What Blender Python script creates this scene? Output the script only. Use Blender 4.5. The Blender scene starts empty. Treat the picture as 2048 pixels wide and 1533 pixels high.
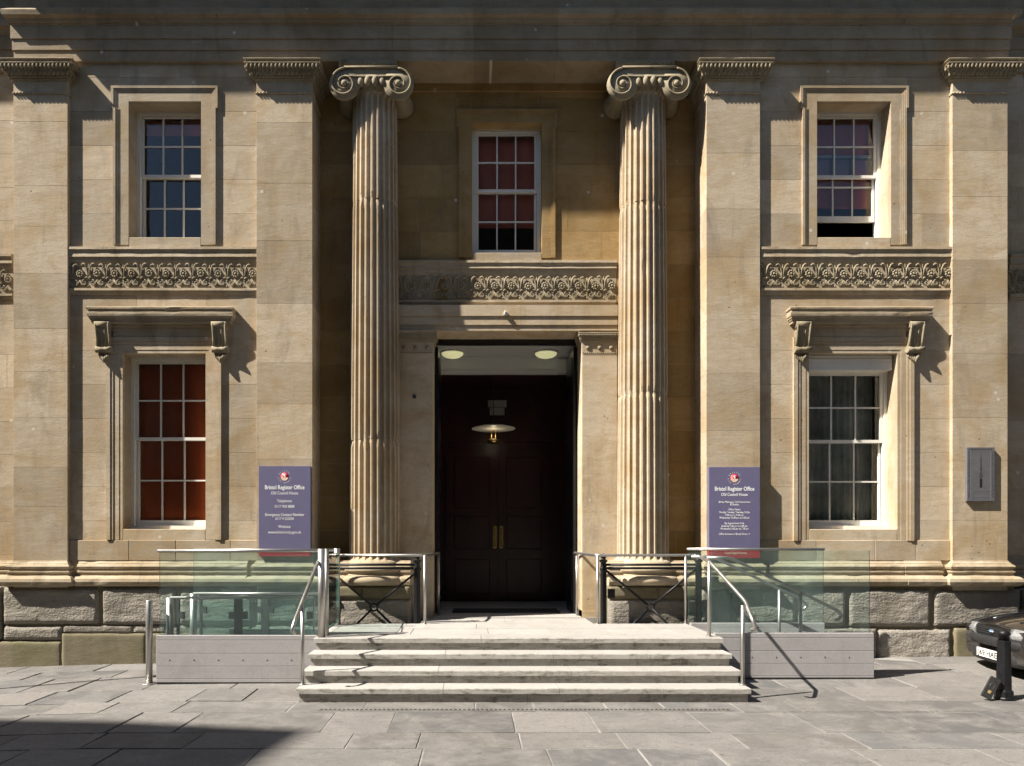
import bpy, bmesh, math, random
from mathutils import Vector, Matrix, noise
# ------------------------------------------------------------------ camera, sky, sun, exposure
S = bpy.context.scene
COL = S.collection
F, VX, VY, H, D0 = 1430.0, 945.0, 1088.0, 1.755, 10.6     # lens in photo pixels, vanishing point, eye height, metres to the side walls
cd = bpy.data.cameras.new('camera'); cam = bpy.data.objects.new('camera', cd); COL.objects.link(cam)
cam.location = (0, -D0, H); cam.rotation_euler = (math.radians(90), 0, 0)
cd.sensor_width = 36; cd.lens = 36*F/2048; cd.shift_x = (1024-VX)/2048; cd.shift_y = (VY-766.5)/2048
cd.clip_start = .05; cd.clip_end = 2000
S.camera = cam
SUN = Vector((2.9, 1.0, -3.25)).normalized()                # the way the light travels
w = bpy.data.worlds.new('World'); S.world = w; w.use_nodes = True
nt = w.node_tree; bg = nt.nodes['Background']
sky = nt.nodes.new('ShaderNodeTexSky'); sky.sky_type = 'NISHITA'; sky.sun_disc = False
sky.sun_elevation = math.asin(-SUN.z); sky.sun_rotation = math.atan2(-SUN.x, -SUN.y)
sky.air_density = 1.0; sky.dust_density = .6; sky.ozone_density = 1.0
nt.links.new(sky.outputs[0], bg.inputs[0]); bg.inputs[1].default_value = .05
sd = bpy.data.lights.new('sun', 'SUN'); sd.energy = 5.0; sd.angle = math.radians(.55); sd.color = (1, .94, .85)
so = bpy.data.objects.new('sun', sd); COL.objects.link(so)
so.rotation_euler = SUN.to_track_quat('-Z', 'Y').to_euler(); so.location = (-20, -15, 30)
vs = S.view_settings; vs.view_transform = 'Standard'; vs.look = 'None'; vs.gamma = 1; vs.exposure = 1.34
vs.use_curve_mapping = False
S.render.engine = 'CYCLES'
S.cycles.max_bounces = 5; S.cycles.diffuse_bounces = 3; S.cycles.glossy_bounces = 2; S.cycles.transparent_max_bounces = 14
R = random.Random(7)

def X(px, Y=0): return (px-VX)*(D0+Y)/F
def Z(py, Y=0): return H+(VY-py)*(D0+Y)/F

# ------------------------------------------------------------------ materials
def nodes(name):
    m = bpy.data.materials.new(name); m.use_nodes = True
    return m, m.node_tree, m.node_tree.nodes['Principled BSDF']
def N(t, kind, **k):
    n = t.nodes.new(kind)
    for a, v in k.items(): setattr(n, a, v)
    return n
def mixc(t, fac, a, b, mode='MIX'):
    n = N(t, 'ShaderNodeMix', data_type='RGBA', blend_type=mode)
    for i, v in ((0, fac), (6, a), (7, b)):
        if isinstance(v, bpy.types.NodeSocket): t.links.new(v, n.inputs[i])
        else: n.inputs[i].default_value = v if i == 0 else (*v, 1)
    return n.outputs[2]
def pos(t, scale=(1, 1, 1)):
    g = N(t, 'ShaderNodeNewGeometry'); mp = N(t, 'ShaderNodeMapping'); mp.inputs['Scale'].default_value = scale
    t.links.new(g.outputs['Position'], mp.inputs['Vector']); return mp.outputs[0]
def noi(t, scale, detail=4, rough=.6, sc=(1, 1, 1), dist=0):
    n = N(t, 'ShaderNodeTexNoise'); n.inputs['Scale'].default_value = scale; n.inputs['Detail'].default_value = detail
    n.inputs['Roughness'].default_value = rough; n.inputs['Distortion'].default_value = dist
    t.links.new(pos(t, sc), n.inputs['Vector']); return n.outputs['Fac']
def ramp(t, v, a, b, c0=(0, 0, 0), c1=(1, 1, 1)):
    r = N(t, 'ShaderNodeValToRGB'); r.color_ramp.elements[0].position = a; r.color_ramp.elements[1].position = b
    r.color_ramp.elements[0].color = (*c0, 1); r.color_ramp.elements[1].color = (*c1, 1)
    t.links.new(v, r.inputs[0]); return r.outputs[0]
def vor(t, scale, feature='F1', sc=(1, 1, 1), rnd=1):
    n = N(t, 'ShaderNodeTexVoronoi', feature=feature); n.inputs['Scale'].default_value = scale; n.inputs['Randomness'].default_value = rnd
    t.links.new(pos(t, sc), n.inputs['Vector']); return n.outputs['Distance']
def mth(t, op, a, b=None):
    n = N(t, 'ShaderNodeMath', operation=op)
    for i, v in ((0, a), (1, b)):
        if v is None: continue
        if isinstance(v, bpy.types.NodeSocket): t.links.new(v, n.inputs[i])
        else: n.inputs[i].default_value = v
    return n.outputs[0]
def bump(t, p, h, strength, dist, prev=None):
    b = N(t, 'ShaderNodeBump'); b.inputs['Strength'].default_value = strength; b.inputs['Distance'].default_value = dist
    t.links.new(h, b.inputs['Height'])
    if prev is not None: t.links.new(prev, b.inputs['Normal'])
    t.links.new(b.outputs[0], p.inputs['Normal']); return b.outputs[0]
def objrand(t): return N(t, 'ShaderNodeObjectInfo').outputs['Random']

def stone(name, c1, c2, c3, tone=.2, bedding=.75, rough=.9, streak=.4, grit=34, grain=.22, bstr=.35, dirt=.45, dirtc=(.16, .135, .1), spots=True, bd=.006):
    m, t, p = nodes(name)
    bed = noi(t, 1.3, 5, .7, (1.3, 1.3, 4.6), 1.2)
    big = noi(t, 1.1, 4, .6, (1, 1, .9), .8)
    fine = noi(t, grit, 3, .7)
    col = mixc(t, ramp(t, bed, .28, .78), c1, c2)
    col = mixc(t, mth(t, 'MULTIPLY', ramp(t, big, .44, .68), bedding), col, c3)
    rn = objrand(t)
    tn = N(t, 'ShaderNodeMapRange'); t.links.new(rn, tn.inputs[0]); tn.inputs[3].default_value = 1-tone; tn.inputs[4].default_value = 1+tone*.7
    v = N(t, 'ShaderNodeHueSaturation'); t.links.new(tn.outputs[0], v.inputs['Value']); t.links.new(col, v.inputs['Color']); col = v.outputs[0]
    dn = noi(t, 1.7, 5, .68, (1.6, 1, .5), .8)
    col = mixc(t, mth(t, 'MULTIPLY', ramp(t, dn, .54, .74), dirt), col, dirtc)
    gr = fine
    if streak:
        sk = noi(t, 1.0, 5, .7, (7, 7, .55), .5); col = mixc(t, mth(t, 'MULTIPLY', mth(t, 'MULTIPLY', ramp(t, sk, .53, .72), ramp(t, big, .4, .6)), streak), col, dirtc)
        och = noi(t, 2.3, 4, .62, (1, 1, 1.5), 1.0); col = mixc(t, mth(t, 'MULTIPLY', ramp(t, och, .52, .7), .5), col, c3)
    col = mixc(t, mth(t, 'MULTIPLY', ramp(t, gr, .35, .7), grain), col, tuple(.55*q for q in c2), 'MIX')
    if spots:
        wsp = vor(t, 2.3, sc=(1, .01, 1)); col = mixc(t, mth(t, 'MULTIPLY', ramp(t, wsp, .04, .075, (1, 1, 1), (0, 0, 0)), .8), col, (.6, .55, .46))
        pk = vor(t, 5.2, sc=(1, .01, 1.3)); mk = mth(t, 'MULTIPLY', ramp(t, pk, .05, .085, (1, 1, 1), (0, 0, 0)), ramp(t, noi(t, 1.1, 2), .5, .6))
        col = mixc(t, mk, col, (.1, .075, .045))
    t.links.new(col, p.inputs['Base Color']); p.inputs['Roughness'].default_value = rough
    p.inputs['Specular IOR Level'].default_value = .25
    b1 = bump(t, p, noi(t, 3.2, 4, .66, (.8, .8, 2.4)), bstr*.8, bd*3)
    b2 = bump(t, p, fine, bstr, bd, b1)
    return m
M = {}
M['stone'] = stone('bath_stone', (.52, .442, .335), (.42, .328, .215), (.37, .26, .135), bstr=.3, dirt=.55, dirtc=(.2, .165, .12))
M['shade_ochre'] = stone('shade_ochre_stone', (.40, .275, .13), (.31, .2, .08), (.27, .16, .045), bstr=.3, dirt=.6, dirtc=(.13, .095, .055))  # yellower sheltered stone; recess shade is also painted in as darker colour
M['moulding'] = stone('moulded_bath_stone', (.47, .395, .29), (.38, .305, .205), (.31, .235, .14), tone=.05, bstr=.45, dirt=.6, dirtc=(.13, .115, .085), spots=False)
M['soot'] = stone('sooty_bath_stone', (.36, .295, .21), (.28, .22, .145), (.23, .165, .09), tone=.16, bstr=.35, dirt=.6, dirtc=(.12, .11, .09))
M['carved'] = stone('carved_bath_stone', (.36, .305, .215), (.27, .225, .15), (.22, .175, .10), tone=.06, bstr=.5, dirt=.7, dirtc=(.09, .085, .055), spots=False)
M['plinth'] = stone('weathered_plinth_stone', (.315, .285, .245), (.255, .228, .19), (.21, .19, .14), tone=.16, bedding=.6, grit=30, grain=.4, bstr=1.0, dirt=.5, dirtc=(.14, .125, .09), spots=False, bd=.02)
M['plinth_low'] = stone('smooth_plinth_stone', (.215, .18, .125), (.165, .14, .09), (.12, .115, .055), tone=.12, bedding=.9, bstr=.5, dirt=.5, dirtc=(.13, .125, .06), spots=False)
M['mortar'] = stone('mortar', (.56, .49, .39), (.5, .43, .33), (.44, .37, .27), spots=False)
M['limestone'] = stone('pale_step_stone', (.37, .355, .33), (.33, .31, .285), (.30, .28, .25), tone=.06, bedding=.4, bstr=.12, dirt=.45, dirtc=(.2, .185, .155), spots=False)

def step_riser():
    m, t, p = nodes('stained_step_stone')
    a = noi(t, 2.6, 6, .72, (1.2, 1, 5), 1.2); b = noi(t, 26, 4, .75, (1, 1, .45)); c = noi(t, 9, 5, .7, (1, 1, .5), .6)
    col = mixc(t, ramp(t, b, .3, .75), (.42, .4, .365), (.32, .30, .265))
    col = mixc(t, mth(t, 'MULTIPLY', ramp(t, a, .47, .62), mth(t, 'MULTIPLY', ramp(t, c, .3, .6), .9)), col, (.10, .09, .065))
    v = vor(t, 1.9, sc=(1, .01, .22)); col = mixc(t, mth(t, 'MULTIPLY', ramp(t, v, .03, .13, (1, 1, 1), (0, 0, 0)), ramp(t, c, .38, .55)), col, (.035, .032, .024))
    t.links.new(col, p.inputs['Base Color']); p.inputs['Roughness'].default_value = .85
    bump(t, p, b, .25, .004); return m
M['riser'] = step_riser()

def slabmat():
    m, t, p = nodes('pennant_flagstone')
    rn = objrand(t)
    r = N(t, 'ShaderNodeValToRGB'); e = r.color_ramp.elements
    e[0].position = 0; e[0].color = (0.157, 0.146, 0.137, 1); e[1].position = 1; e[1].color = (0.130, 0.127, 0.123, 1)
    for q, c in ((.3, (0.180, 0.166, 0.150)), (.55, (0.194, 0.183, 0.170)), (.75, (0.159, 0.144, 0.129)), (.88, (0.112, 0.112, 0.110))):
        k = e.new(q); k.color = (*c, 1)
    t.links.new(rn, r.inputs[0]); hv = N(t, 'ShaderNodeHueSaturation'); mr = N(t, 'ShaderNodeMapRange'); t.links.new(mth(t, 'FRACT', mth(t, 'MULTIPLY', rn, 7.3)), mr.inputs[0]); mr.inputs[3].default_value = .72; mr.inputs[4].default_value = 1.16
    t.links.new(r.outputs[0], hv.inputs['Color']); t.links.new(mr.outputs[0], hv.inputs['Value']); col = hv.outputs[0]
    a = noi(t, 2.4, 8, .7, (1, 1, 1), .6); b = noi(t, 48, 4, .7); c = noi(t, 7, 6, .68, (1, 2.2, 1), 1.2)
    col = mixc(t, mth(t, 'MULTIPLY', ramp(t, a, .44, .64), .8), col, (0.231, 0.215, 0.196))
    col = mixc(t, mth(t, 'MULTIPLY', ramp(t, c, .52, .68), .65), col, (0.089, 0.083, 0.077))
    col = mixc(t, mth(t, 'MULTIPLY', ramp(t, b, .38, .68), .55), col, (0.095, 0.091, 0.086))
    v = vor(t, 3.1, sc=(1, 1, .01)); col = mixc(t, mth(t, 'MULTIPLY', ramp(t, v, .05, .075, (1, 1, 1), (0, 0, 0)), .45), col, (0.041, 0.037, 0.033))
    t.links.new(col, p.inputs['Base Color']); p.inputs['Roughness'].default_value = .72
    p.inputs['Specular IOR Level'].default_value = .35
    b1 = bump(t, p, c, .5, .012); bump(t, p, b, .5, .005, b1); return m
M['slab'] = slabmat()

def plain(name, c, rough=.5, metal=0, var=.12, scale=9, bs=0, spec=.5, coat=0):
    m, t, p = nodes(name)
    a = noi(t, scale, 5, .65)
    col = mixc(t, ramp(t, a, .35, .7), tuple(q*(1+var) for q in c), tuple(q*(1-var) for q in c))
    t.links.new(col, p.inputs['Base Color'])
    rr = N(t, 'ShaderNodeMapRange'); t.links.new(noi(t, scale*2.3, 4), rr.inputs[0]); rr.inputs[3].default_value = max(.02, rough*.8); rr.inputs[4].default_value = min(1, rough*1.2)
    t.links.new(rr.outputs[0], p.inputs['Roughness']); p.inputs['Metallic'].default_value = metal
    p.inputs['Specular IOR Level'].default_value = spec; p.inputs['Coat Weight'].default_value = coat
    if bs: bump(t, p, noi(t, scale*4, 4, .7), bs, .004)
    return m
M['joint'] = plain('pale_jointing', (.2, .19, .172), .9, var=.5, scale=1.6, bs=.5)
M['ground'] = plain('street_surface', (.13, .125, .12), .9, var=.25, scale=3, bs=.4)
M['clad'] = stone('grey_cladding', (.37, .355, .35), (.34, .325, .32), (.31, .295, .285), tone=.06, bedding=.5, streak=.3, bstr=.12, dirt=.4, dirtc=(.22, .205, .19), spots=False)
M['steel'] = plain('brushed_steel', (.45, .435, .41), .42, .95, var=.06)
M['darksteel'] = plain('dark_steel', (.07, .075, .075), .5, .3)
M['iron'] = plain('black_painted_iron', (.007, .007, .008), .42, 0, var=.5, scale=22, bs=.5, spec=.3)
M['white'] = plain('white_paint', (.74, .72, .66), .45, var=.04)
M['ceiling'] = plain('ceiling_paint', (.55, .55, .54), .8, var=.02)
M['blackdoor'] = plain('black_door_paint', (.008, .008, .01), .3)
M['wood'] = plain('dark_mahogany', (.028, .005, .004), .35, var=.4, scale=5)
M['brass'] = plain('brass', (.55, .38, .13), .3, .95)
M['blind'] = plain('red_blind', (.88, .17, .04), .75, var=.06, scale=3)
M['blind2'] = plain('crimson_blind', (.88, .22, .14), .8, var=.06, scale=3)
M['room'] = plain('dim_room', (.03, .03, .03), .9)
M['reflection_sheet'] = plain('grey_reflection_sheet', (.5, .5, .46), .9, var=.35, scale=2.5)  # grey tone stands in for reflections on the lower right panes
M['sign'] = plain('violet_sign_face', (.135, .125, .215), .42, var=.03)
M['signred'] = plain('red_sign_strip', (.36, .012, .022), .42, var=.04)
M['signwhite'] = plain('sign_lettering', (.82, .82, .82), .5, var=.02)
M['logored'] = plain('logo_red', (.55, .02, .03), .5)
M['logocream'] = plain('logo_cream', (.72, .55, .42), .5)
M['slate'] = plain('slate_plaque', (.115, .112, .12), .5, var=.1, scale=7)
M['slatedark'] = plain('slate_engraving', (.05, .05, .055), .7)
M['slatelite'] = plain('slate_rule', (.19, .185, .19), .6)
M['void'] = plain('dark_void', (.004, .004, .004), .9)
M['carpaint'] = plain('black_car_paint', (.012, .011, .011), .12, 0, var=.1, coat=1)
M['bumper'] = plain('grey_bumper_plastic', (.02, .02, .021), .5, var=.1)
M['carglass'] = plain('dark_car_glass', (.01, .012, .012), .08, coat=1)
M['tyre'] = plain('tyre_rubber', (.012, .012, .012), .85)
M['plate'] = plain('white_plate', (.8, .79, .72), .4, var=.02)
M['blacktext'] = plain('black_lettering', (.01, .01, .01), .5)
M['emblem'] = plain('blue_emblem', (.1, .22, .42), .25)
M['chrome'] = plain('chrome', (.8, .8, .8), .1, 1)
M['mat'] = plain('door_mat', (.02, .02, .022), .95, bs=.6, scale=30)
M['rubber'] = plain('black_rubber_slab', (.02, .019, .018), .6, var=.5, scale=30, bs=.8)
M['yellow'] = plain('yellow_mark', (.3, .22, .08), .8)
M['red_street'] = stone('shaded_brown_stone', (.14, .12, .1), (.12, .1, .08), (.1, .08, .06), spots=False)
M['roof'] = plain('slate_roof', (.06, .06, .065), .7)

def glass(name, tint, refl=1.0, rough=0, wave=0, ior=1.4, veil=0):
    m = bpy.data.materials.new(name); m.use_nodes = True; t = m.node_tree; t.nodes.clear()
    o = N(t, 'ShaderNodeOutputMaterial'); mx = N(t, 'ShaderNodeMixShader'); tr = N(t, 'ShaderNodeBsdfTransparent'); gl = N(t, 'ShaderNodeBsdfGlossy')
    fr = N(t, 'ShaderNodeFresnel'); fr.inputs[0].default_value = ior
    tr.inputs[0].default_value = (*tint, 1); gl.inputs['Roughness'].default_value = rough
    gl.inputs['Color'].default_value = (refl, refl, refl, 1); through = tr.outputs[0]
    if veil:  # pale diffuse veil mixed in, stands for sky reflected by the glass
        df = N(t, 'ShaderNodeBsdfDiffuse'); df.inputs[0].default_value = (.62, .78, .74, 1); dm = N(t, 'ShaderNodeMixShader')
        t.links.new(mth(t, 'MULTIPLY', ramp(t, noi(t, 1.8, 4), .2, .8), veil*2), dm.inputs[0]); t.links.new(through, dm.inputs[1]); t.links.new(df.outputs[0], dm.inputs[2]); through = dm.outputs[0]
    t.links.new(fr.outputs[0], mx.inputs[0]); t.links.new(through, mx.inputs[1]); t.links.new(gl.outputs[0], mx.inputs[2]); t.links.new(mx.outputs[0], o.inputs[0])
    if wave:
        b = N(t, 'ShaderNodeBump'); b.inputs['Strength'].default_value = wave; b.inputs['Distance'].default_value = .01
        t.links.new(noi(t, 3.5, 2), b.inputs['Height']); t.links.new(b.outputs[0], gl.inputs['Normal'])
    return m
M['glass'] = glass('window_glass', (.93, .95, .95), wave=.25)
M['greenglass'] = glass('green_tinted_glass', (.90, .957, .948), ior=1.17, veil=.045)
M['glassedge'] = plain('glass_edge', (.04, .10, .08), .2)
M['headlamp'] = plain('headlamp_lens', (.36, .37, .38), .15, .5, var=.5, scale=14, coat=1)
M['lens'] = glass('lamp_lens', (.85, .85, .85), rough=.05)
def emis(name, c, s):
    m, t, p = nodes(name); p.inputs['Base Color'].default_value = (*c, 1); p.inputs['Emission Color'].default_value = (*c, 1); p.inputs['Emission Strength'].default_value = s
    p.inputs['Roughness'].default_value = .4; return m
M['dome'] = emis('lit_dome', (.8, .77, .42), .22)
M['bulb'] = emis('lit_bulb', (1, .78, .36), .1)

# ------------------------------------------------------------------ mesh helpers
def wear(x, i, jit):
    if not jit: return 0
    a = noise.noise(Vector((x*7.3, i*.37, 1.7)))*jit; c = noise.noise(Vector((x*3.1, i*.21, 9.2)))
    return a+max(0, c-.36)*jit*9
class MB:
    def __init__(s): s.v = []; s.f = []; s.mi = []; s.sm = []
    def add(s, vs, fs, mi=0, smooth=False):
        o = len(s.v); s.v += [tuple(q) for q in vs]
        for f in fs: s.f.append([i+o for i in f]); s.mi.append(mi); s.sm.append(smooth)
        return s
    def box(s, x0, x1, y0, y1, z0, z1, mi=0):
        return s.add([(x0, y0, z0), (x1, y0, z0), (x1, y1, z0), (x0, y1, z0), (x0, y0, z1), (x1, y0, z1), (x1, y1, z1), (x0, y1, z1)],
                     [(0, 3, 2, 1), (4, 5, 6, 7), (0, 1, 5, 4), (1, 2, 6, 5), (2, 3, 7, 6), (3, 0, 4, 7)], mi)
    def cbox(s, x0, x1, y0, y1, z0, z1, c=.003, mi=0):       # chamfered towards the street
        a = [(x0, y1, z0), (x1, y1, z0), (x1, y1, z1), (x0, y1, z1), (x0, y0+c, z0), (x1, y0+c, z0), (x1, y0+c, z1), (x0, y0+c, z1),
             (x0+c, y0, z0+c), (x1-c, y0, z0+c), (x1-c, y0, z1-c), (x0+c, y0, z1-c)]
        return s.add(a, [(0, 3, 2, 1), (0, 1, 5, 4), (1, 2, 6, 5), (2, 3, 7, 6), (3, 0, 4, 7), (4, 5, 9, 8), (5, 6, 10, 9), (6, 7, 11, 10), (7, 4, 8, 11), (8, 9, 10, 11)], mi)
    def tbox(s, x0, x1, y0, y1, z0, z1, c=.006, mi=0):       # chamfered all round at the top
        a = [(x0, y0, z0), (x1, y0, z0), (x1, y1, z0), (x0, y1, z0), (x0, y0, z1-c), (x1, y0, z1-c), (x1, y1, z1-c), (x0, y1, z1-c),
             (x0+c, y0+c, z1), (x1-c, y0+c, z1), (x1-c, y1-c, z1), (x0+c, y1-c, z1)]
        return s.add(a, [(0, 3, 2, 1), (0, 1, 5, 4), (1, 2, 6, 5), (2, 3, 7, 6), (3, 0, 4, 7), (4, 5, 9, 8), (5, 6, 10, 9), (6, 7, 11, 10), (7, 4, 8, 11), (8, 9, 10, 11)], mi)
    def prof(s, x0, x1, pts, mi=0, jit=0):                    # (y,z) outline drawn along x
        n = len(pts); k = max(1, int((x1-x0)/.07)) if jit else 1; v = []; f = []
        for q in range(k+1):
            x = x0+(x1-x0)*q/k
            for i, (y, z) in enumerate(pts):
                a = wear(x, i, jit); v.append((x, y+a, z-a*.5))
        for q in range(k): f += [(q*n+i, q*n+(i+1) % n, (q+1)*n+(i+1) % n, (q+1)*n+i) for i in range(n)]
        return s.add(v, f+[tuple(range(n))[::-1], tuple(range(k*n, k*n+n))], mi)
    def stack(s, x0, x1, yf, yb, pts, mi=0, left=True, right=True, jit=0):  # (projection, z) profile returned round the ends
        v = []; n = len(pts); k = max(1, int((x1-x0)/.07)) if jit else 1; w = k+3
        for i, (p, z) in enumerate(pts):
            a = x0-(p if left else 0); b = x1+(p if right else 0); v.append((a, yb, z))
            for q in range(k+1):
                x = a+(b-a)*q/k; e = wear(x, i, jit); v.append((x, yf-p+e, z-e*.4))
            v.append((b, yb, z))
        f = []
        for i in range(n-1):
            for q in range(w): f.append((w*i+q, w*i+(q+1) % w, w*(i+1)+(q+1) % w, w*(i+1)+q))
        f += [tuple(range(w)), tuple(w*(n-1)+q for q in range(w))[::-1]]
        return s.add(v, f, mi)
    def tube(s, pts, r, n=8, caps=True, mi=0, smooth=True):
        pts = [Vector(p) for p in pts]; rs = r if isinstance(r, (list, tuple)) else [r]*len(pts); v = []; up = None
        for i, p in enumerate(pts):
            d = (pts[min(i+1, len(pts)-1)]-pts[max(i-1, 0)]).normalized()
            if up is None: up = Vector((0, 0, 1)) if abs(d.z) < .9 else Vector((0, 1, 0))
            a = d.cross(up).normalized(); b = a.cross(d).normalized(); up = b
            for k in range(n):
                t = 2*math.pi*k/n; v.append(p+(a*math.cos(t)+b*math.sin(t))*rs[i])
        f = [(i*n+k, i*n+(k+1) % n, (i+1)*n+(k+1) % n, (i+1)*n+k) for i in range(len(pts)-1) for k in range(n)]
        s.add(v, f, mi, smooth)
        if caps:
            o = len(s.v)-len(v)
            s.f += [list(range(o, o+n))[::-1], list(range(len(s.v)-n, len(s.v)))]; s.mi += [mi, mi]; s.sm += [False, False]
        return s
    def lathe(s, c, prof, n=24, mi=0, smooth=True, axis='Z', a0=0, a1=2*math.pi):
        cx, cy, cz = c; v = []; full = abs(a1-a0-2*math.pi) < 1e-6; m = n if full else n+1
        for r, h in prof:
            for k in range(m):
                t = a0+(a1-a0)*k/n
                q = (r*math.cos(t), r*math.sin(t))
                v.append((cx+q[0], cy+q[1], cz+h) if axis == 'Z' else (cx+q[0], cy+h, cz+q[1]))
        f = []
        for i in range(len(prof)-1):
            for k in range(n):
                k2 = (k+1) % m if full else k+1
                f.append((i*m+k, i*m+k2, (i+1)*m+k2, (i+1)*m+k))
        s.add(v, f, mi, smooth)
        if full:
            o = len(s.v)-len(v)
            if prof[0][0] > 1e-5: s.f.append(list(range(o, o+m))[::-1]); s.mi.append(mi); s.sm.append(False)
            if prof[-1][0] > 1e-5: s.f.append(list(range(len(s.v)-m, len(s.v)))); s.mi.append(mi); s.sm.append(False)
        return s
    def ball(s, c, rx, ry, rz, n=8, m=5, mi=0):
        v = []
        for i in range(m+1):
            a = math.pi*i/m
            for k in range(n):
                t = 2*math.pi*k/n; v.append((c[0]+rx*math.sin(a)*math.cos(t), c[1]+ry*math.sin(a)*math.sin(t), c[2]+rz*math.cos(a)))
        return s.add(v, [(i*n+k, i*n+(k+1) % n, (i+1)*n+(k+1) % n, (i+1)*n+k) for i in range(m) for k in range(n)], mi, True)
    def mesh(s, name, mats):
        me = bpy.data.meshes.new(name); me.from_pydata(s.v, [], s.f)
        for m in (mats if isinstance(mats, list) else [mats]): me.materials.append(m)
        me.polygons.foreach_set('material_index', s.mi); me.polygons.foreach_set('use_smooth', s.sm)
        b = bmesh.new(); b.from_mesh(me); bmesh.ops.remove_doubles(b, verts=b.verts, dist=1e-5); bmesh.ops.recalc_face_normals(b, faces=b.faces); b.to_mesh(me); b.free()
        return me
    def build(s, name, mats, parent=None):
        return link(name, s.mesh(name, mats), parent)
def link(name, me, parent=None, loc=None):
    o = bpy.data.objects.new(name, me); COL.objects.link(o)
    if parent is not None: o.parent = parent
    if loc is not None: o.location = loc
    return o
def thing(name, label, cat, group=None, loc=(0, 0, 0)):
    o = bpy.data.objects.new(name, None); COL.objects.link(o); o.empty_display_size = .2; o.location = loc
    return tag(o, label, cat, group)
def tag(o, label, cat, group=None):
    o['label'] = label; o['category'] = cat
    if group: o['group'] = group
    return o
def struct(o): o['kind'] = 'structure'; return o
_tc = {}
def text(body, size, loc, mat, parent, name='lettering', rot=None, bold=0, align='CENTER', width=None):
    cu = bpy.data.curves.new('text', 'FONT'); cu.body = body; cu.size = size; cu.align_x = align; cu.extrude = .0008; cu.resolution_u = 2; cu.offset = bold
    o = bpy.data.objects.new('text', cu); COL.objects.link(o)
    dg = bpy.context.evaluated_depsgraph_get(); dg.update(); me = bpy.data.meshes.new_from_object(o.evaluated_get(dg)); bpy.data.objects.remove(o)
    me.materials.clear(); me.materials.append(mat)
    if width:
        xs = [v.co.x for v in me.vertices]; k = width/(max(xs)-min(xs))
        for v in me.vertices: v.co.x *= k
    q = link(name, me, parent, loc); q.rotation_euler = rot if rot else (math.radians(90), 0, 0); return q
# ------------------------------------------------------------------ the ground
def gz(x, y):
    zw = .007+(x+4.7)*(.033 if x < -4.7 else .008); zf = max(-.15, (x+3.5)*.03) if x < -3.5 else 0.0
    t = min(1, max(0, (y+2.6)/2.5)); return max(-.2, min(.16, zf*(1-t)+zw*t))
def grid_sheet(name, xs, ys, zoff, mat):
    v = [(x, y, gz(x, y)+zoff-(.009 if x < -2.6 else 0)) for y in ys for x in xs]; n = len(xs)
    return MB().add(v, [(j*n+i, j*n+i+1, (j+1)*n+i+1, (j+1)*n+i) for j in range(len(ys)-1) for i in range(n-1)]).build(name, mat)
struct(grid_sheet('street', [-150, -60, -20]+[-12+.8*i for i in range(31)]+[20, 60, 150], [-150, -60, -25, -12, -8]+[-7+.5*i for i in range(16)]+[3, 8, 40], -.03, M['ground']))
pave = struct(grid_sheet('pavement', [-10+.25*i for i in range(85)], [-8.1+.25*i for i in range(33)], -.0055, M['joint']))
rows = []; y = -7.9
while y < -.3:
    h = R.choice((.52, .6, .66, .74, .82, .9)); rows.append((y, min(y+h, .1))); y += h
for (y0, y1) in rows:
    x = -9.6-R.random()*.8; lastrow = y1 > -.2
    while x < 10.2:
        wd = R.choice((.62, .78, .9, 1.05, 1.2, 1.38)); x1 = x+wd
        inside = (y0 > -1.55 and x > -3.8 and x1 < 5.0) or (y0 > -2.6 and x > -1.85 and x1 < 2.95)
        if not inside:
            g = .005+R.random()*.006; dz = R.uniform(-.003, .004); m = MB(); j = lambda: R.uniform(-.008, .008)
            c = [(x+g+j(), y0+g+j()), (x1-g+j(), y0+g+j()), (x1-g+j(), y1-g+j()), (x+g+j(), y1-g+j())]
            cx, cy = (x+x1)/2, (y0+y1)/2; b = .004; v = []
            for (px, py) in c: v.append((px, py, gz(px, py)-.05))
            for (px, py) in c: v.append((px, py, gz(px, py)-.003+dz))
            for (px, py) in c:
                ix, iy = px+b*(1 if px < cx else -1), py+b*(1 if py < cy else -1); v.append((ix, iy, gz(ix, iy)+dz+R.uniform(-.002, .002)))
            m.add(v, [(0, 1, 5, 4), (1, 2, 6, 5), (2, 3, 7, 6), (3, 0, 4, 7), (4, 5, 9, 8), (5, 6, 10, 9), (6, 7, 11, 10), (7, 4, 8, 11), (8, 9, 10, 11)])
            m.build('flagstone', M['slab'], pave)
        x = x1

# ------------------------------------------------------------------ the council building
B = thing('council_building', 'tan classical stone building with two fluted columns beside a tall dark doorway', 'building')
YP, YR, YW = -.066, .48, .23          # pilaster face, recessed centre wall, wing walls
ZB = Z(1173, -.12)                     # bottom of the base mouldings
ZA = Z(122, -.06)                      # underside of the architrave

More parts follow.
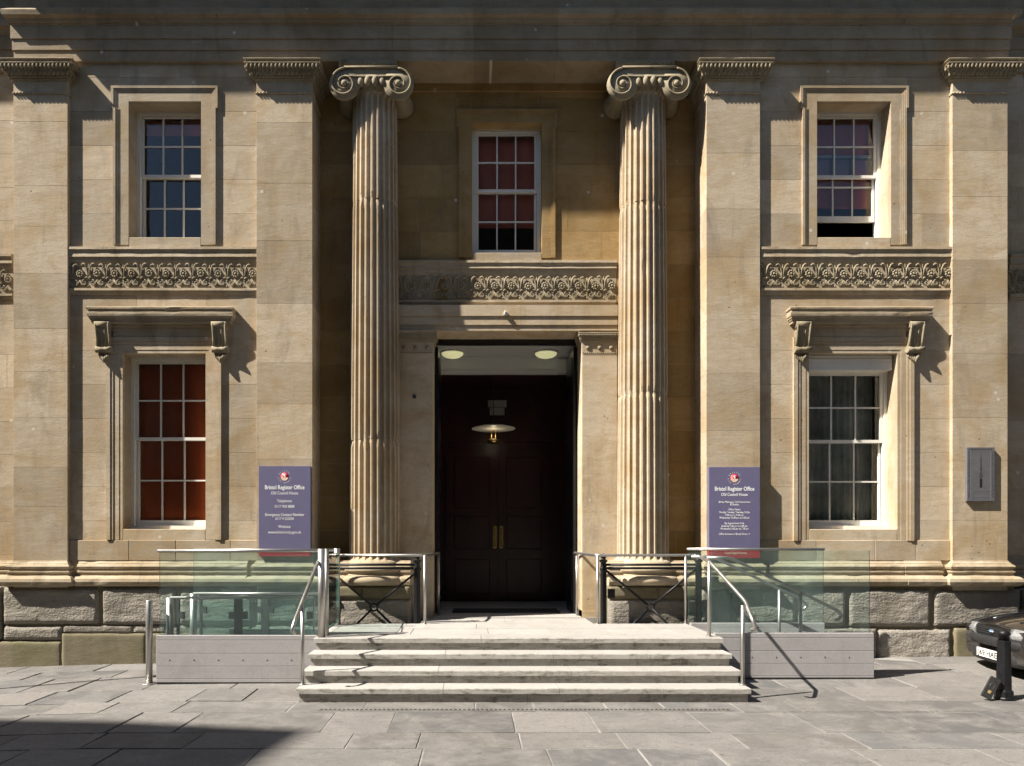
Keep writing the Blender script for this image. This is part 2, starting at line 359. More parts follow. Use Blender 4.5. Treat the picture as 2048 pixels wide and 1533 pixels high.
def sub_rect(r, h):                    # rectangle minus hole -> rectangles
    x0, x1, z0, z1 = r; a0, a1, b0, b1 = h
    if a1 <= x0 or a0 >= x1 or b1 <= z0 or b0 >= z1: return [r]
    o = []
    if a0 > x0: o.append((x0, a0, z0, z1))
    if a1 < x1: o.append((a1, x1, z0, z1))
    m0, m1 = max(x0, a0), min(x1, a1)
    if b0 > z0: o.append((m0, m1, z0, b0))
    if b1 < z1: o.append((m0, m1, b1, z1))
    return o
def ashlar(x0, x1, z0, z1, yf, holes, course=.5, bw=1.05, mat='stone', depth=.5):
    holes = [(h[0]-.012, h[1]+.012, h[2]-.012, h[3]+.012) for h in holes]
    back = [(x0, x1, z0, z1)]
    for h in holes: back = [q for r in back for q in sub_rect(r, h)]
    m = MB()
    for (a, b, c, d) in back: m.box(a, b, yf+.004, yf+depth, c, d)
    wall = m.build('wall', M['mortar'], B)
    n = max(1, round((z1-z0)/course)); zs = [z0+(z1-z0)*i/n for i in range(n+1)]
    for i in range(n):
        xs = [x0]; x = x0-(bw*.5 if i % 2 else 0)+R.uniform(0, .2)
        while True:
            x += bw*R.uniform(.75, 1.3)
            if x > x1-.3: break
            if x > x0+.3: xs.append(x)
        xs.append(x1)
        for a, b in zip(xs, xs[1:]):
            rs = [(a, b, zs[i], zs[i+1])]
            for h in holes: rs = [q for r in rs for q in sub_rect(r, h)]
            rs = [r for r in rs if r[1]-r[0] > .02 and r[3]-r[2] > .02]
            if not rs: continue
            mb = MB(); dy = R.uniform(-.0005, .0005)
            for r in rs:
                g = .0020; mb.cbox(r[0]+g, r[1]-g, yf+dy, yf+.03, r[2]+g, r[3]-g, .0008)
            mb.build('stone_block', M[mat], wall)
    return wall

# window openings (photo columns at the face of the surround)
YS = -.014
WUL = (X(257, YS), X(402, YS), Z(490, YS), Z(203, YS)); WUR = (X(1634, YS), X(1782, YS), Z(490, YS), Z(203, YS))
WLL = (X(245, YS), X(411, YS), Z(1080, YS), Z(707, YS)); WLR = (X(1618, YS), X(1795, YS), Z(1082, YS), Z(707, YS))
YC = YR-.014
WUC = (X(944, YC), X(1084, YC), Z(516, YC), Z(246, YC))
DOOR = (X(866, YR-.06), X(1164, YR-.06), .3, Z(662, YR-.06))
PL = [(X(27, YP), X(135, YP)), (X(513, YP), X(624.5, YP)), (X(1413, YP), X(1520, YP)), (X(1905, YP), X(2015, YP))]
for (a, b), hs in (((PL[0][1], PL[1][0]), [WUL, WLL]), ((PL[2][1], PL[3][0]), [WUR, WLR])):
    ashlar(a-.02, b+.02, ZB-.05, ZA+.3, 0.0, hs, .5, 1.0)
ashlar(PL[1][1]-.02, PL[2][0]+.02, ZB-.2, ZA+.3, YR, [WUC, DOOR], .5, 1.15, mat='shade_ochre')
ashlar(-11, PL[0][0]+.1, ZB-.05, ZA+.3, YW, [], .52, 1.2)
ashlar(PL[3][1]-.1, 12, ZB-.05, ZA+.3, YW, [], .52, 1.2)

# pilasters: stacked blocks, astragal, capital with carved bands
def eggs_row(m, x0, x1, yf, z, r, h, step, yb=None):
    n = max(2, round((x1-x0)/step))
    for i in range(n): m.ball((x0+(i+.5)*(x1-x0)/n, yf, z), r, r*.9, h, 6, 4)
    if yb:
        k = max(1, round((yb-yf)/step))
        for sx in (x0, x1):
            for i in range(k): m.ball((sx, yf+(i+.5)*(yb-yf)/k, z), r*.9, r, h, 6, 4)
def cap(parent, x0, x1, yf, yb, zt, zb, s=1.0, mat='carved'):     # zt top of abacus, zb foot of the carved bands
    hgt = zt-zb; z = lambda f: zb+hgt*f; P = .15*s
    c = MB().stack(x0, x1, yf, yb, [(0, z(-.02)), (.012*s, z(0)), (.03*s, z(.06)), (.03*s, z(.12)), (.045*s, z(.14)), (.055*s, z(.25)), (.09*s, z(.40)), (.095*s, z(.48)), (.105*s, z(.5)), (.125*s, z(.7)), (.125*s, z(.725))]).build('capital', M[mat], parent)
    MB().stack(x0, x1, yf, yb, [(.05*s, z(.715)), (P-.012*s, z(.72)), (P-.004*s, z(.735)), (P-.004*s, z(.77)), (P-.022*s, z(.80)), (P-.026*s, z(.86)), (P-.008*s, z(.93)), (P+.004*s, z(.95)), (P+.004*s, z(.985)), (P-.01*s, z(1.0))], jit=.003).build('abacus', M['moulding'], c)
    m = MB(); st = .066*s
    eggs_row(m, x0-.04*s, x1+.04*s, yf-.043*s, z(.165), .016*s, .016*s, st*.8, yb)
    eggs_row(m, x0-.07*s, x1+.07*s, yf-.078*s, z(.31), .022*s, .042*s, st, yb)
    eggs_row(m, x0-.1*s, x1+.1*s, yf-.1*s, z(.47), .015*s, .015*s, st*.8, yb)
    eggs_row(m, x0-.125*s, x1+.125*s, yf-.128*s, z(.6), .022*s, .04*s, st*.9, yb)
    m.build('egg_and_dart_band', M[mat], c)
ZCT, ZCB, ZNK = Z(114.5, -.225), Z(162, -.08), Z(188, -.06)
YBK = [YW+.1, YR+.1, YR+.1, YW+.1]
for i, (a, b) in enumerate(PL):
    yb = YBK[i]
    p = MB().box(a+.003, b-.003, YP+.003, yb, ZB-.1, ZA+.05).build('pilaster', M['mortar'], B)
    zs = [Z(1128, -.06)]
    while zs[-1] < ZNK-.9: zs.append(zs[-1]+R.uniform(.55, .95))
    zs.append(ZNK)
    for z0, z1 in zip(zs, zs[1:]):
        MB().cbox(a, b, YP+R.uniform(-.0004, .0004), yb-.02, z0+.0016, z1-.0016, .0012).build('stone_block', M['stone'], p)
    MB().cbox(a, b, YP-.0006, yb-.02, ZNK+.002, ZA-.002, .002).build('neck_block', M['stone'], p)
    m = MB(); m.stack(a, b, YP, yb, [(0, ZNK-.012), (.012, ZNK-.006), (.014, ZNK+.004), (.006, ZNK+.016), (0, ZNK+.016)]); eggs_row(m, a-.005, b+.005, YP-.016, ZNK, .017, .015, .045, yb-.1)
    m.build('bead_moulding', M['moulding'], p)
    cap(p, a, b, YP, yb, ZCT, ZCB)

# entablature: three fasciae, crown moulding, frieze, main cornice
def entab(x0, x1, y, left, right, yb):
    xs = [x0]
    while xs[-1] < x1-1.9: xs.append(xs[-1]+R.uniform(1.1, 1.7))
    xs.append(x1); e = MB().box(x0+.03, x1-.03, y+.04, yb-.02, ZA+.02, Z(30, -.1)).build('architrave', M['mortar'], B)
    for i, (a, b) in enumerate(zip(xs, xs[1:])):
        l, r_ = left and i == 0, right and i == len(xs)-2; g = .0012
        MB().stack(a+(0 if l else g), b-(0 if r_ else g), y, yb, [(0, ZA), (0, Z(100.5, -.06)), (.016, Z(100, -.07)), (.016, Z(78.2, -.07)), (.032, Z(77.6, -.08)), (.032, Z(52, -.08))], left=l, right=r_, jit=.0012).build('fascia_block', M['soot'], e)
        MB().stack(a+(0 if l else g), b-(0 if r_ else g), y-.032, yb, [(0, Z(52, -.08)+.002), (.01, Z(51.5, -.08)), (.012, Z(47.5, -.09)), (.03, Z(46, -.1)), (.045, Z(40, -.1)), (.085, Z(35.5, -.12)), (.10, Z(34.5, -.13)), (.11, Z(25.5, -.13)), (.10, Z(23.5, -.13)), (0, Z(21, -.1)+.05)], left=l, right=r_, jit=.003).build('crown_block', M['soot'], e)
    fz = Z(22, -.1)+.02
    f = MB().stack(x0+.02, x1-.02, y-.01, yb, [(0, fz), (0, 10.62)], left=left, right=right).build('frieze', M['soot'], B)
    MB().stack(x0, x1, y, yb, [(.02, 10.62), (.08, 10.66), (.1, 10.73), (.65, 10.73), (.65, 10.93), (.68, 10.95), (.77, 11.1), (.77, 11.14), (0, 11.2)], left=left, right=right).build('cornice', M['soot'], f)
XL, XR_ = X(27, -.06), X(2017, -.06)
entab(XL, XR_, -.055, True, True, YR+.3)
entab(-14, XL-.02, YW-.055, True, False, YW+.4); entab(XR_+.02, 15, YW-.055, False, True, YW+.4)
MB().box(XL+.1, XR_-.1, .3, 9, 10.62, 12.4).box(-14, 15, .6, 9, 9.9, 12.2).build('parapet', M['soot'], B)
MB().box(-14, 15, 4.6, 9, 0, 10.6).build('rear_wall', M['soot'], B)
# soffit band on the centre wall below the architrave
MB().box(PL[1][1]-.02, PL[2][0]+.02, YR-.025, YR+.05, ZA-.12, ZA+.1).build('wall_band', M['shade_ochre'], B)

# ------------------------------------------------------------------ columns
def column(cx):
    cy = .30; r0, r1 = .386, .335; zb, zt = Z(1124, -.08), Z(183, .0); NF = 24
    col = thing_part = MB().box(cx-.2, cx+.2, cy, cy+.3, zb-.2, ZA-.02).build('column', M['mortar'], B)
    rr = random.Random(int(cx*100)); joints = [zb]+([Z(879, 0), Z(398, 0)] if cx < 0 else [Z(785, 0), Z(403, 0)])+[zt]
    sec = []
    for k in range(NF):
        a = 2*math.pi*(k+.5)/NF; w_ = 2*math.pi/NF; fil = .115
        sec += [(a-w_*.5+w_*fil*.5*0, 0), (a-w_*(.5-fil), 0)]
        for q in range(1, 6):
            u = q/6; sec.append((a-w_*(.5-fil)+u*w_*(1-2*fil), math.sin(math.pi*u)**.55))
        sec += [(a+w_*(.5-fil), 0)]
    n = len(sec)
    for d in range(3):
        z0, z1 = joints[d]+.002, joints[d+1]-.002; L = 34; v = []
        ks = sorted(set([0, .004, .012, .03, .06, .1]+[i/L for i in range(L+1)]+[.9, .94, .97, .988, .996]))
        chip = {(k, e): rr.uniform(.2, 1) for k in range(NF) for e in (0, 1)}
        for u in ks:
            z = z0+(z1-z0)*u; f = (z-zb)/(zt-zb); ra = r0+(r1-r0)*(f**1.35)
            fl = 1.0
            if z-zb < .09: fl = max(0, min(1, (z-zb-.02)/.06))**.5; ra += .055*max(0, 1-(z-zb)/.10)**2
            if zt-z < .10: fl = max(0, min(1, (zt-z-.03)/.06))**.5
            for i, (a, dp) in enumerate(sec):
                k = i//(n//NF); rad = ra-dp*fl*ra*.118
                e = 0 if u < .5 else 1; dj = (z-z0) if e == 0 else (z1-z)
                if dp < .45 and not (d == 0 and e == 0) and not (d == 2 and e == 1):
                    kk = (k if i % (n//NF) < 4 else k+1) % NF; c = chip[(kk, e)]
                    rad -= .026*c*c*max(0, 1-dj/(.03+.06*c))**.8
                    nz = noise.noise(Vector((a*9, z*2.1, cx))); rad -= max(0, nz-.56)*.04
                v.append((cx+rad*math.cos(a), cy+rad*math.sin(a), z))
        fs = [(j*n+i, j*n+(i+1) % n, (j+1)*n+(i+1) % n, (j+1)*n+i) for j in range(len(ks)-1) for i in range(n)]
        MB().add(v, fs).build('drum', M['stone'], col)
    # attic base
    zz = lambda py: Z(py, -.2)
    pr = [(.44, zb+.01), (.452, zb-.03), (.46, zb-.05), (.475, zb-.06)]
    for q in range(7): a = math.pi*(q/6-.5); pr.append((.475+.045*math.cos(a), zz(1141)+.04*-math.sin(a)))
    pr += [(.49, zz(1146)), (.475, zz(1148)), (.48, zz(1151)), (.515, zz(1153))]
    for q in range(9): a = math.pi*(q/8-.5); pr.append((.515+.065*math.cos(a), zz(1162)+.068*-math.sin(a)))
    MB().lathe((cx, cy, 0), pr, 48).build('base', M['moulding'], col)
    # capital
    yF = -.13; s = (D0+yF)/F
    C = lambda px, py: (cx+(px-750)*s, Z(py, yF))
    m = MB()
    for sx in (-1, 1):
        vx, vz = C(750+sx*54, 166.5); m_prof = [(0, yF+.018), (.222, yF+.018), (.225, yF+.06), (.2, yF+.075), (.14, yF+.12), (.115, yF+.22), (.115, yF+.3), (.14, yF+.4), (.18, yF+.55), (.18, yF+.6)]
        m.lathe((vx, 0, vz), m_prof, 32, axis='Y')
        sp = []; rads = []
        for q in range(95):
            th = math.pi/2+sx*-q*.145; rad = .222*math.exp(-q*.0175); sp.append((vx+rad*math.cos(th)*1.0, yF+.006, vz+rad*math.sin(th))); rads.append(.016*(1-q/130))
        m.tube(sp, rads, 6)
        m.ball((vx, yF+.004, vz), .044, .035, .044, 12, 8)
    xa, za = C(696, 134); xb, _ = C(804, 134); _, zlow = C(750, 151)
    m.box(xa, xb, yF+.02, .4, zlow, za-.012)
    m.tube([(xa, yF+.006, za), ((xa+xb)/2, yF+.006, za), (xb, yF+.006, za)], .016, 6)
    m.tube([(xa+.1+.0*i if False else xa+(xb-xa)*i/12, yF+.012, zlow-.012*math.sin(math.pi*i/12)) for i in range(13)], .011, 6)
    m.build('volutes', M['carved'], col)
    m = MB(); m.lathe((cx, cy, 0), [(.338, zt-.02), (.345, zt-.01), (.35, zt+.0), (.36, zt+.01), (.39, zt+.06), (.42, zt+.17)], 40)
    for k in range(10):
        a = math.pi*(1.14+.72*k/9); m.ball((cx+.43*math.cos(a), cy+.43*math.sin(a), zt+.075), .044, .036, .07, 8, 6)
        m.ball((cx+.365*math.cos(a), cy+.365*math.sin(a), zt-.004), .014, .014, .014, 6, 4)
    m.build('egg_and_dart_echinus', M['carved'], col)
    m = MB(); x0, z0 = C(684, 131); x1, z1 = C(801, 122.5); m.box(x0, x1, yF+.045, .5, z0+.006, ZA-.003); n_ = 22
    for k in range(n_): m.ball((x0+(k+.5)*(x1-x0)/n_, yF+.045, (z0+ZA)/2), .016, .018, .03, 6, 4)
    m.build('abacus', M['carved'], col)
for px in (750, 1285.5): column((px-VX)*(D0+.3)/F)

# ------------------------------------------------------------------ base mouldings and rusticated plinth
bz = lambda py: Z(py, -.12)
BP = [(0, bz(1122)), (.012, bz(1125)), (.03, bz(1127.5)), (.032, bz(1129.5)), (.055, bz(1131)), (.066, bz(1134)), (.058, bz(1138)), (.034, bz(1139.5)), (.034, bz(1142)), (.062, bz(1143)), (.062, bz(1145.5)), (.045, bz(1148)), (.05, bz(1152.5)),
      (.10, bz(1154)), (.13, bz(1158)), (.138, bz(1164)), (.125, bz(1170)), (.09, bz(1173))][::-1]
def bmould(x0, x1, yf, yb, l, r): MB().stack(x0, x1, yf, yb, BP, left=l, right=r, jit=.004).build('base_moulding', M['moulding'], B)
cut = []
def bays(x0, x1, yf):
    x = x0
    while x < x1-.05:
        n = min(x1, x+R.uniform(.7, 1.3)); n = x1 if x1-n < .4 else n
        bmould(x+.002, n-.002, yf+R.uniform(-.004, .004), yf+.4, False, False); x = n
bays(PL[0][1]+.14, PL[1][0]-.14, -.015); bays(PL[2][1]+.14, PL[3][0]-.14, -.015)
for i, (a, b) in enumerate(PL): bmould(a, b, YP-.012, YBK[i], True, True)
bays(PL[1][1]+.14, (820-VX)*(D0-.1)/F, .03); bays((1218-VX)*(D0-.1)/F, PL[2][0]-.14, .03)
bays(-11, PL[0][0]-.14, YW-.015); bays(PL[3][1]+.14, 12, YW-.015)
# dado course under the lower windows
for (a, b) in ((PL[0][1], PL[1][0]), (PL[2][1], PL[3][0])):
    x = a+.002
    while x < b-.05:
        n = min(b-.002, x+R.uniform(.6, 1.0)); n = b-.002 if b-n < .4 else n
        MB().cbox(x+.0015, n-.0015, -.02+R.uniform(-.003, .003), .05, Z(1122, -.02)+.004, Z(1081, -.02), .005).build('dado_block', M['stone'], B); x = n
plinth = MB().box(-11, PL[0][0]-.1, YW, YW+.6, -.6, ZB).box(PL[0][0]-.1, (820-VX)*(D0-.1)/F-.02, -.055, .46, -.6, ZB).box((1218-VX)*(D0-.1)/F+.02, PL[3][1]+.1, -.055, .46, -.6, ZB).box(PL[3][1]+.1, 12, YW, YW+.6, -.6, ZB).build('plinth', M['plinth_low'], B)
def rough_block(x0, x1, z0, z1, yf, amp=.03, rnd=.05, mat='plinth', seed=0, depth=.2):
    nx, nz = max(8, int((x1-x0)/.035)), max(6, int((z1-z0)/.035)); v = []
    for j in range(nz+1):
        for i in range(nx+1):
            u, w_ = i/nx, j/nz; x, z = x0+(x1-x0)*u, z0+(z1-z0)*w_
            e = min(u*(x1-x0), (1-u)*(x1-x0), w_*(z1-z0), (1-w_)*(z1-z0)); k = max(0, 1-e/rnd)
            nn = noise.noise(Vector((x*2.2+seed, z*2.6, seed*1.7)))*.8+noise.noise(Vector((x*8, z*9+seed, seed)))*.35+noise.noise(Vector((x*22, z*22, seed)))*.12
            y = yf+rnd*(1-math.sqrt(max(0, 1-k*k)))*1.0-amp*nn*(1-.6*k)
            ex = noise.noise(Vector((z*5, seed, 3)))*.012*(1 if u in (0, 1) else 0); ez = noise.noise(Vector((x*4, seed, 7)))*.012*(1 if w_ in (0, 1) else 0)
            v.append((x+ex, y, z+ez))
    f = [(j*(nx+1)+i, j*(nx+1)+i+1, (j+1)*(nx+1)+i+1, (j+1)*(nx+1)+i) for j in range(nz) for i in range(nx)]
    ring = [i for i in range(nx+1)]+[j*(nx+1)+nx for j in range(1, nz+1)]+[nz*(nx+1)+i for i in range(nx-1, -1, -1)]+[j*(nx+1) for j in range(nz-1, 0, -1)]
    o = len(v); v += [(v[i][0], yf+depth, v[i][2]) for i in ring]; n = len(ring)
    f += [(ring[i], ring[(i+1) % n], o+(i+1) % n, o+i) for i in range(n)]
    q = MB(); q.add(v, f, 0, True); return q.build('plinth_block', M[mat], plinth)
YPL = -.10
def rb(x0, x1, y0, y1, **k): rough_block(X(x0, YPL), X(x1, YPL), Z(y1, YPL), Z(y0, YPL), YPL+k.pop('dy', 0), **k)
rows_ = [(3, 196, 1175, 1250), (202, 352, 1175, 1251), (357, 506, 1176, 1250), (512, 600, 1176, 1250), (605, 676, 1176, 1250)]
for i, (a, b, c, d) in enumerate(rows_): rb(a, b, c, d, seed=i*3.1, amp=.022, rnd=.055)
for i, (a, b, c, d) in enumerate([(4, 122, 1253, 1282), (124, 264, 1252, 1266), (265, 330, 1252, 1266), (330, 500, 1252, 1290), (503, 640, 1252, 1290)]): rb(a, b, c, d, seed=20+i*2.3, amp=.016 if i == 0 else .008, rnd=.045 if i == 0 else .012, dy=0 if i == 0 else .02)
for i, (a, b, c, d) in enumerate([(-60, 121, 1284, 1350), (122.5, 290, 1268, 1350), (291.5, 470, 1268, 1350), (472, 640, 1292, 1350)]): rb(a, b, c, d, seed=40+i, amp=.005, rnd=.008, mat='plinth_low', dy=.01)
rb(-110, -1, 1175, 1282, seed=55, amp=.02)
# below the columns
for i, (a, b, c, d, am, ma) in enumerate([(640, 722, 1174, 1197, .006, 'plinth_low'), (723, 820, 1174, 1197, .006, 'plinth_low'), (678, 820, 1199, 1275, .03, 'plinth'), (1218, 1316, 1174, 1197, .006, 'plinth_low'), (1317, 1396, 1174, 1197, .006, 'plinth_low'), (1220, 1396, 1199, 1275, .03, 'plinth')]):
    rb(a, b, c, d, seed=70+i*1.9, amp=am, rnd=.012 if am < .01 else .05, mat=ma, dy=0)
# right hand plinth
for i, (a, b, c, d) in enumerate([(1400, 1462, 1178, 1250), (1466, 1594, 1178, 1250), (1597, 1694, 1178, 1254), (1698, 1864, 1178, 1255), (1869, 2044, 1180, 1255), (2050, 2200, 1178, 1255)]): rb(a, b, c, d, seed=90+i*2.7, amp=.022, rnd=.055)
for i, (a, b, c, d) in enumerate([(1560, 1756, 1256, 1330), (1757, 1904, 1258, 1330)]): rb(a, b, c, d, seed=120+i*2.1, amp=.05, rnd=.05)
for i, (a, b, c, d) in enumerate([(1910, 2000, 1257, 1330), (2002, 2200, 1257, 1330)]): rb(a, b, c, d, seed=140+i, amp=.006, rnd=.01, mat='plinth_low')
# ------------------------------------------------------------------ carved bands
def anthemion():
    m = MB(); k = .2565/34.6
    def T(pts, r): m.tube([(x*k, -.012+dy, z*k) for x, z, dy in pts], [q*k for q in r] if isinstance(r, list) else r*k, 6)
    for s in (-1, 1):
        T([(s*1.0, 17, 0), (s*1.6, 26, -.006), (s*3.2, 35, -.012), (s*6, 41.5, -.016), (s*9.5, 43.5, -.016), (s*12.5, 42, -.014), (s*13.2, 40, -.01)], [1.1, 1.3, 1.6, 2.0, 2.3, 2.1, .9])
        sp = []
        for q in range(26):
            a = math.pi*.5+s*(-q*.5); r = 5.6*math.exp(-q*.062); sp.append((s*8.2+r*math.cos(a), 9+r*math.sin(a), -.006))
        T(sp, [1.25*(1-q/34) for q in range(26)])
        T([(s*8.2, 3.2, -.004), (s*12, 4.5, -.006), (s*15, 9, -.006), (s*17.4, 14, -.004)], [.8, 1.3, 1.3, .8])
        T([(0, 16, -.004), (s*3.5, 19, -.012), (s*7, 18.2, -.01)], [1.6, 1.6, .7])
    T([(0, 15, 0), (0, 30, -.006), (0, 44, -.004)], [.9, .9, .5])
    m.ball((0, -.014, 3*k), 1.8*k, .012, 2.2*k, 6, 4)
    c = (17.3*k, -.016, 26.5*k)
    for q in range(9):
        a = 2*math.pi*q/9; m.ball((c[0]+5.6*k*math.cos(a), c[1], c[2]+5.6*k*math.sin(a)), 2.5*k, .017, 2.5*k, 6, 4)
    m.ball((c[0], c[1]-.008, c[2]), 2.6*k, .016, 2.6*k, 8, 5)
    m.lathe((c[0], 0, c[2]), [(6.6*k, 0), (6.4*k, -.012), (4*k, -.014), (.001, -.014)], 14, axis='Y')
    return m.mesh('anthemion_motif', M['carved'])
ANT = anthemion()
def band(px0, px1, y, pys, n, phase=0.0):      # pys: ledge top, ledge bottom, frieze top, frieze bottom, foot
    lt, lb, ft, fb, ft2 = pys; x0, x1 = X(px0, y), X(px1, y); z = lambda p, o=0: Z(p, y-o)
    b = MB().prof(x0, x1, [(y+.1, z(lt)+.012), (y-.058, z(lt, .06)+.004), (y-.061, z(lt+4.5, .06)), (y-.05, z(lt+5, .05)), (y-.038, z(lt+11, .04)), (y-.047, z(lb-1, .045)), (y-.047, z(lb, .045)), (y-.03, z(lb+.8, .03)), (y-.026, z(lb+8, .02)), (y-.010, z(ft, .01)+.003), (y-.004, z(ft, .01)),
                       (y-.004, z(fb, .01)), (y-.036, z(fb, .035)+.004), (y-.038, z(fb+4, .035)), (y-.025, z(fb+5, .025)), (y-.014, z(ft2, .015)), (y-.008, z(ft2, .01)), (y+.1, z(ft2))], jit=.0025).build('string_course', M['moulding'], B)
    k = (x1-x0)/n; sc = k/.2565; hz = (z(ft, .01)-z(fb, .01))/(46*.2565/34.6)
    for i in range(n):
        o = link('anthemion_motif', ANT, b, (x0+(i+.5+phase)*k-.25*k, y-.004, z(fb, .01)+.004)); o.scale = (sc, R.uniform(.85, 1.12), hz*R.uniform(.97, 1.02))
    return b
band(135.5, 515, 0, (494, 514, 528, 577, 590), 11); band(1520.5, 1904, 0, (494, 514, 528, 577, 590), 11)
band(797, 1232, YR, (521, 537, 553, 600.5, 610), 13)
band(-500, 27, YW, (508, 527, 541, 588, 600), 15); band(2017, 2520, YW, (508, 527, 541, 588, 600), 15)

# ------------------------------------------------------------------ window surrounds
def uframe(m, o, a, b, y0, p, ear=0, ez=None):
    xl, xr, zb, zt = o
    if ear and ez:
        m.box(xl-b, xl-a, y0-p, y0+.05, zb, ez).box(xr+a, xr+b, y0-p, y0+.05, zb, ez)
        m.box(xl-b-ear, xl-a-ear*(a > 0), y0-p, y0+.05, ez, zt+b).box(xr+a+ear*(a > 0), xr+b+ear, y0-p, y0+.05, ez, zt+b)
        m.box(xl-a-ear*(a > 0), xr+a+ear*(a > 0), y0-p, y0+.05, zt+a, zt+b)
    else:
        m.box(xl-b, xl-a, y0-p, y0+.05, zb, zt+b).box(xr+a, xr+b, y0-p, y0+.05, zb, zt+b).box(xl-a, xr+a, y0-p, y0+.05, zt+a, zt+b)
def surround(o, y0, layers, ear=0, ez=None, rev=.30, sill=.112, mat='stone'):
    m = MB()
    for a, b, p in layers: uframe(m, o, a, b, y0, p, ear, ez)
    s = m.build('window_surround', M[mat], B)
    xl, xr, zb, zt = o; m = MB()
    m.box(xl-.2, xl, y0+.052, y0+rev+.12, zb-.05, zt+.2).box(xr, xr+.2, y0+.052, y0+rev+.12, zb-.05, zt+.2).box(xl, xr, y0+.052, y0+rev+.12, zt, zt+.2)
    m.box(xl-.002, xl+.0005, y0-.028, y0+.052, zb, zt) if False else None
    m.build('reveal', M[mat], s)
    MB().cbox(xl+.004, xr-.004, y0-.012, y0+rev+.1, zb-.04, zb+sill, .006).build('stone_sill', M['stone'], s)
    return s
UP = [(0, .055, .03), (.055, .115, .045), (.115, .15, .062), (.15, .222, .085)]
surround(WUL, 0, [(0, .135, .014), (.135, .16, .020), (.16, .185, .028), (.185, .222, .036)], .03, Z(212, -.08))
surround(WUR, 0, [(0, .135, .014), (.135, .16, .020), (.16, .185, .028), (.185, .222, .036)], .03, Z(212, -.08))
surround(WUC, YR, [(0, .125, .014), (.125, .15, .02), (.15, .172, .028), (.172, .205, .036)], .03, Z(251, YR-.08), rev=.2, sill=.08, mat='shade_ochre')
surround(WLL, 0, [(0, .05, .012), (.05, .135, .018), (.135, .175, .028), (.175, .235, .038)], sill=.158)
surround(WLR, 0, [(0, .05, .012), (.05, .135, .018), (.135, .175, .028), (.175, .235, .038)], sill=.172)

def sash(o, yf, zb, mid, raise_=0, top=None, blind=None, blind_z=None, head=0, room=True):
    xl, xr, _, zt = o; zt = (top if top else zt)+.02
    fw = .05; w = MB()
    w.box(xl-.03, xl+fw, yf, yf+.11, zb, zt).box(xr-fw, xr+.03, yf, yf+.11, zb, zt).box(xl+fw, xr-fw, yf, yf+.11, zt-fw-.01, zt).box(xl-.01, xr+.01, yf-.05, yf+.14, zb-.055, zb)
    w.box(xl+fw, xl+fw+.012, yf+.018, yf+.045, zb, zt-.06).box(xr-fw-.012, xr-fw, yf+.018, yf+.045, zb, zt-.06)
    win = w.build('sash_window', M['white'], B)
    def one(name, z0, z1, y, bot, topr):
        a, b = xl+fw+.014, xr-fw-.014; st = .038; m = MB()
        m.box(a, a+st, y, y+.04, z0, z1).box(b-st, b, y, y+.04, z0, z1).box(a+st, b-st, y, y+.04, z0, z0+bot).box(a+st, b-st, y, y+.04, z1-topr, z1)
        gx0, gx1, gz0, gz1 = a+st, b-st, z0+bot, z1-topr; t = .011; pw = (gx1-gx0)/3; zm = (gz0+gz1)/2
        for i in (1, 2): m.box(gx0+pw*i-t, gx0+pw*i+t, y+.003, y+.037, gz0, gz1)
        for i in range(3): m.box(gx0+pw*i+(t if i else 0), gx0+pw*(i+1)-(t if i < 2 else 0), y+.004, y+.036, zm-t, zm+t)
        m.build(name, M['white'], win)
        for i in range(3):
            for (c, d) in ((gz0, zm-t), (zm+t, gz1)):
                q = MB().box(gx0+pw*i+t, gx0+pw*(i+1)-t, -.002, .002, c, d).build('pane', M['glass'], win)
                q.location = (0, y+.02, 0)
                q.rotation_euler = (0, 0, 0)
    one('upper_sash', mid, zt-.062, yf+.015, .045, .045)
    one('lower_sash', zb+raise_, mid+.045+raise_, yf+.062, .085, .045)
    if blind:
        bm = MB(); z0 = blind_z if blind_z else zb+.01; n = 14; v = []
        for i in range(n+1):
            x = xl+.06+(xr-xl-.12)*i/n; yy = yf+.15+.004*math.sin(i*1.9); v += [(x, yy, z0), (x, yy, zt-.06)]
        bm.add(v, [(2*i, 2*i+2, 2*i+3, 2*i+1) for i in range(n)]).tube([(xl+.06, yf+.15, z0), (xr-.06, yf+.15, z0)], .012, 8)
        bm.build('roller_blind', M[blind], win)
    m = MB(); a, b, c, d = xl-.5, xr+.5, zb-.4, zt+.3; y0, y1 = yf+.13, yf+2.6
    m.add([(a, y0, c), (b, y0, c), (b, y0, d), (a, y0, d), (a, y1, c), (b, y1, c), (b, y1, d), (a, y1, d)], [(4, 5, 6, 7), (0, 1, 5, 4), (2, 3, 7, 6), (1, 2, 6, 5), (3, 0, 4, 7)])
    m.build('room_interior', M['room'], win)
    return win
YG = .25
sash(WUL, YG, Z(484, YG), Z(355, YG), blind='blind2', blind_z=Z(272, YG+.15))
sash(WUR, YG, Z(484, YG), Z(356, YG), raise_=.33, blind='blind2', blind_z=Z(417, YG+.15))
sash(WUC, YR+.17, Z(508, YR+.17), Z(384, YR+.17), blind='blind2', blind_z=Z(455, YR+.3))
sash(WLL, YG, Z(1052, YG), Z(881, YG), blind='blind')
wr = sash(WLR, YG, Z(1052, YG), Z(886, YG), top=Z(740, YG))
xl, xr = WLR[0]+.03, WLR[1]-.02; zt, zb = Z(713, .1), Z(741, .1)
m = MB().box(xl, xr, .09, .26, zb+.03, zt)
m.box(xl, xr, .085, .26, zb, zb+.03).box(xl-.004, xr+.004, .08, .26, zt-.05, zt-.045).box(xl-.002, xr+.002, .086, .2, zt-.012, zt+.006)
m.box(WLR[0]+.01, WLR[1]-.01, .26, .34, zb, WLR[3]+.03)
m.build('shutter_box', M['white'], wr)
m = MB(); v = []; n = 60
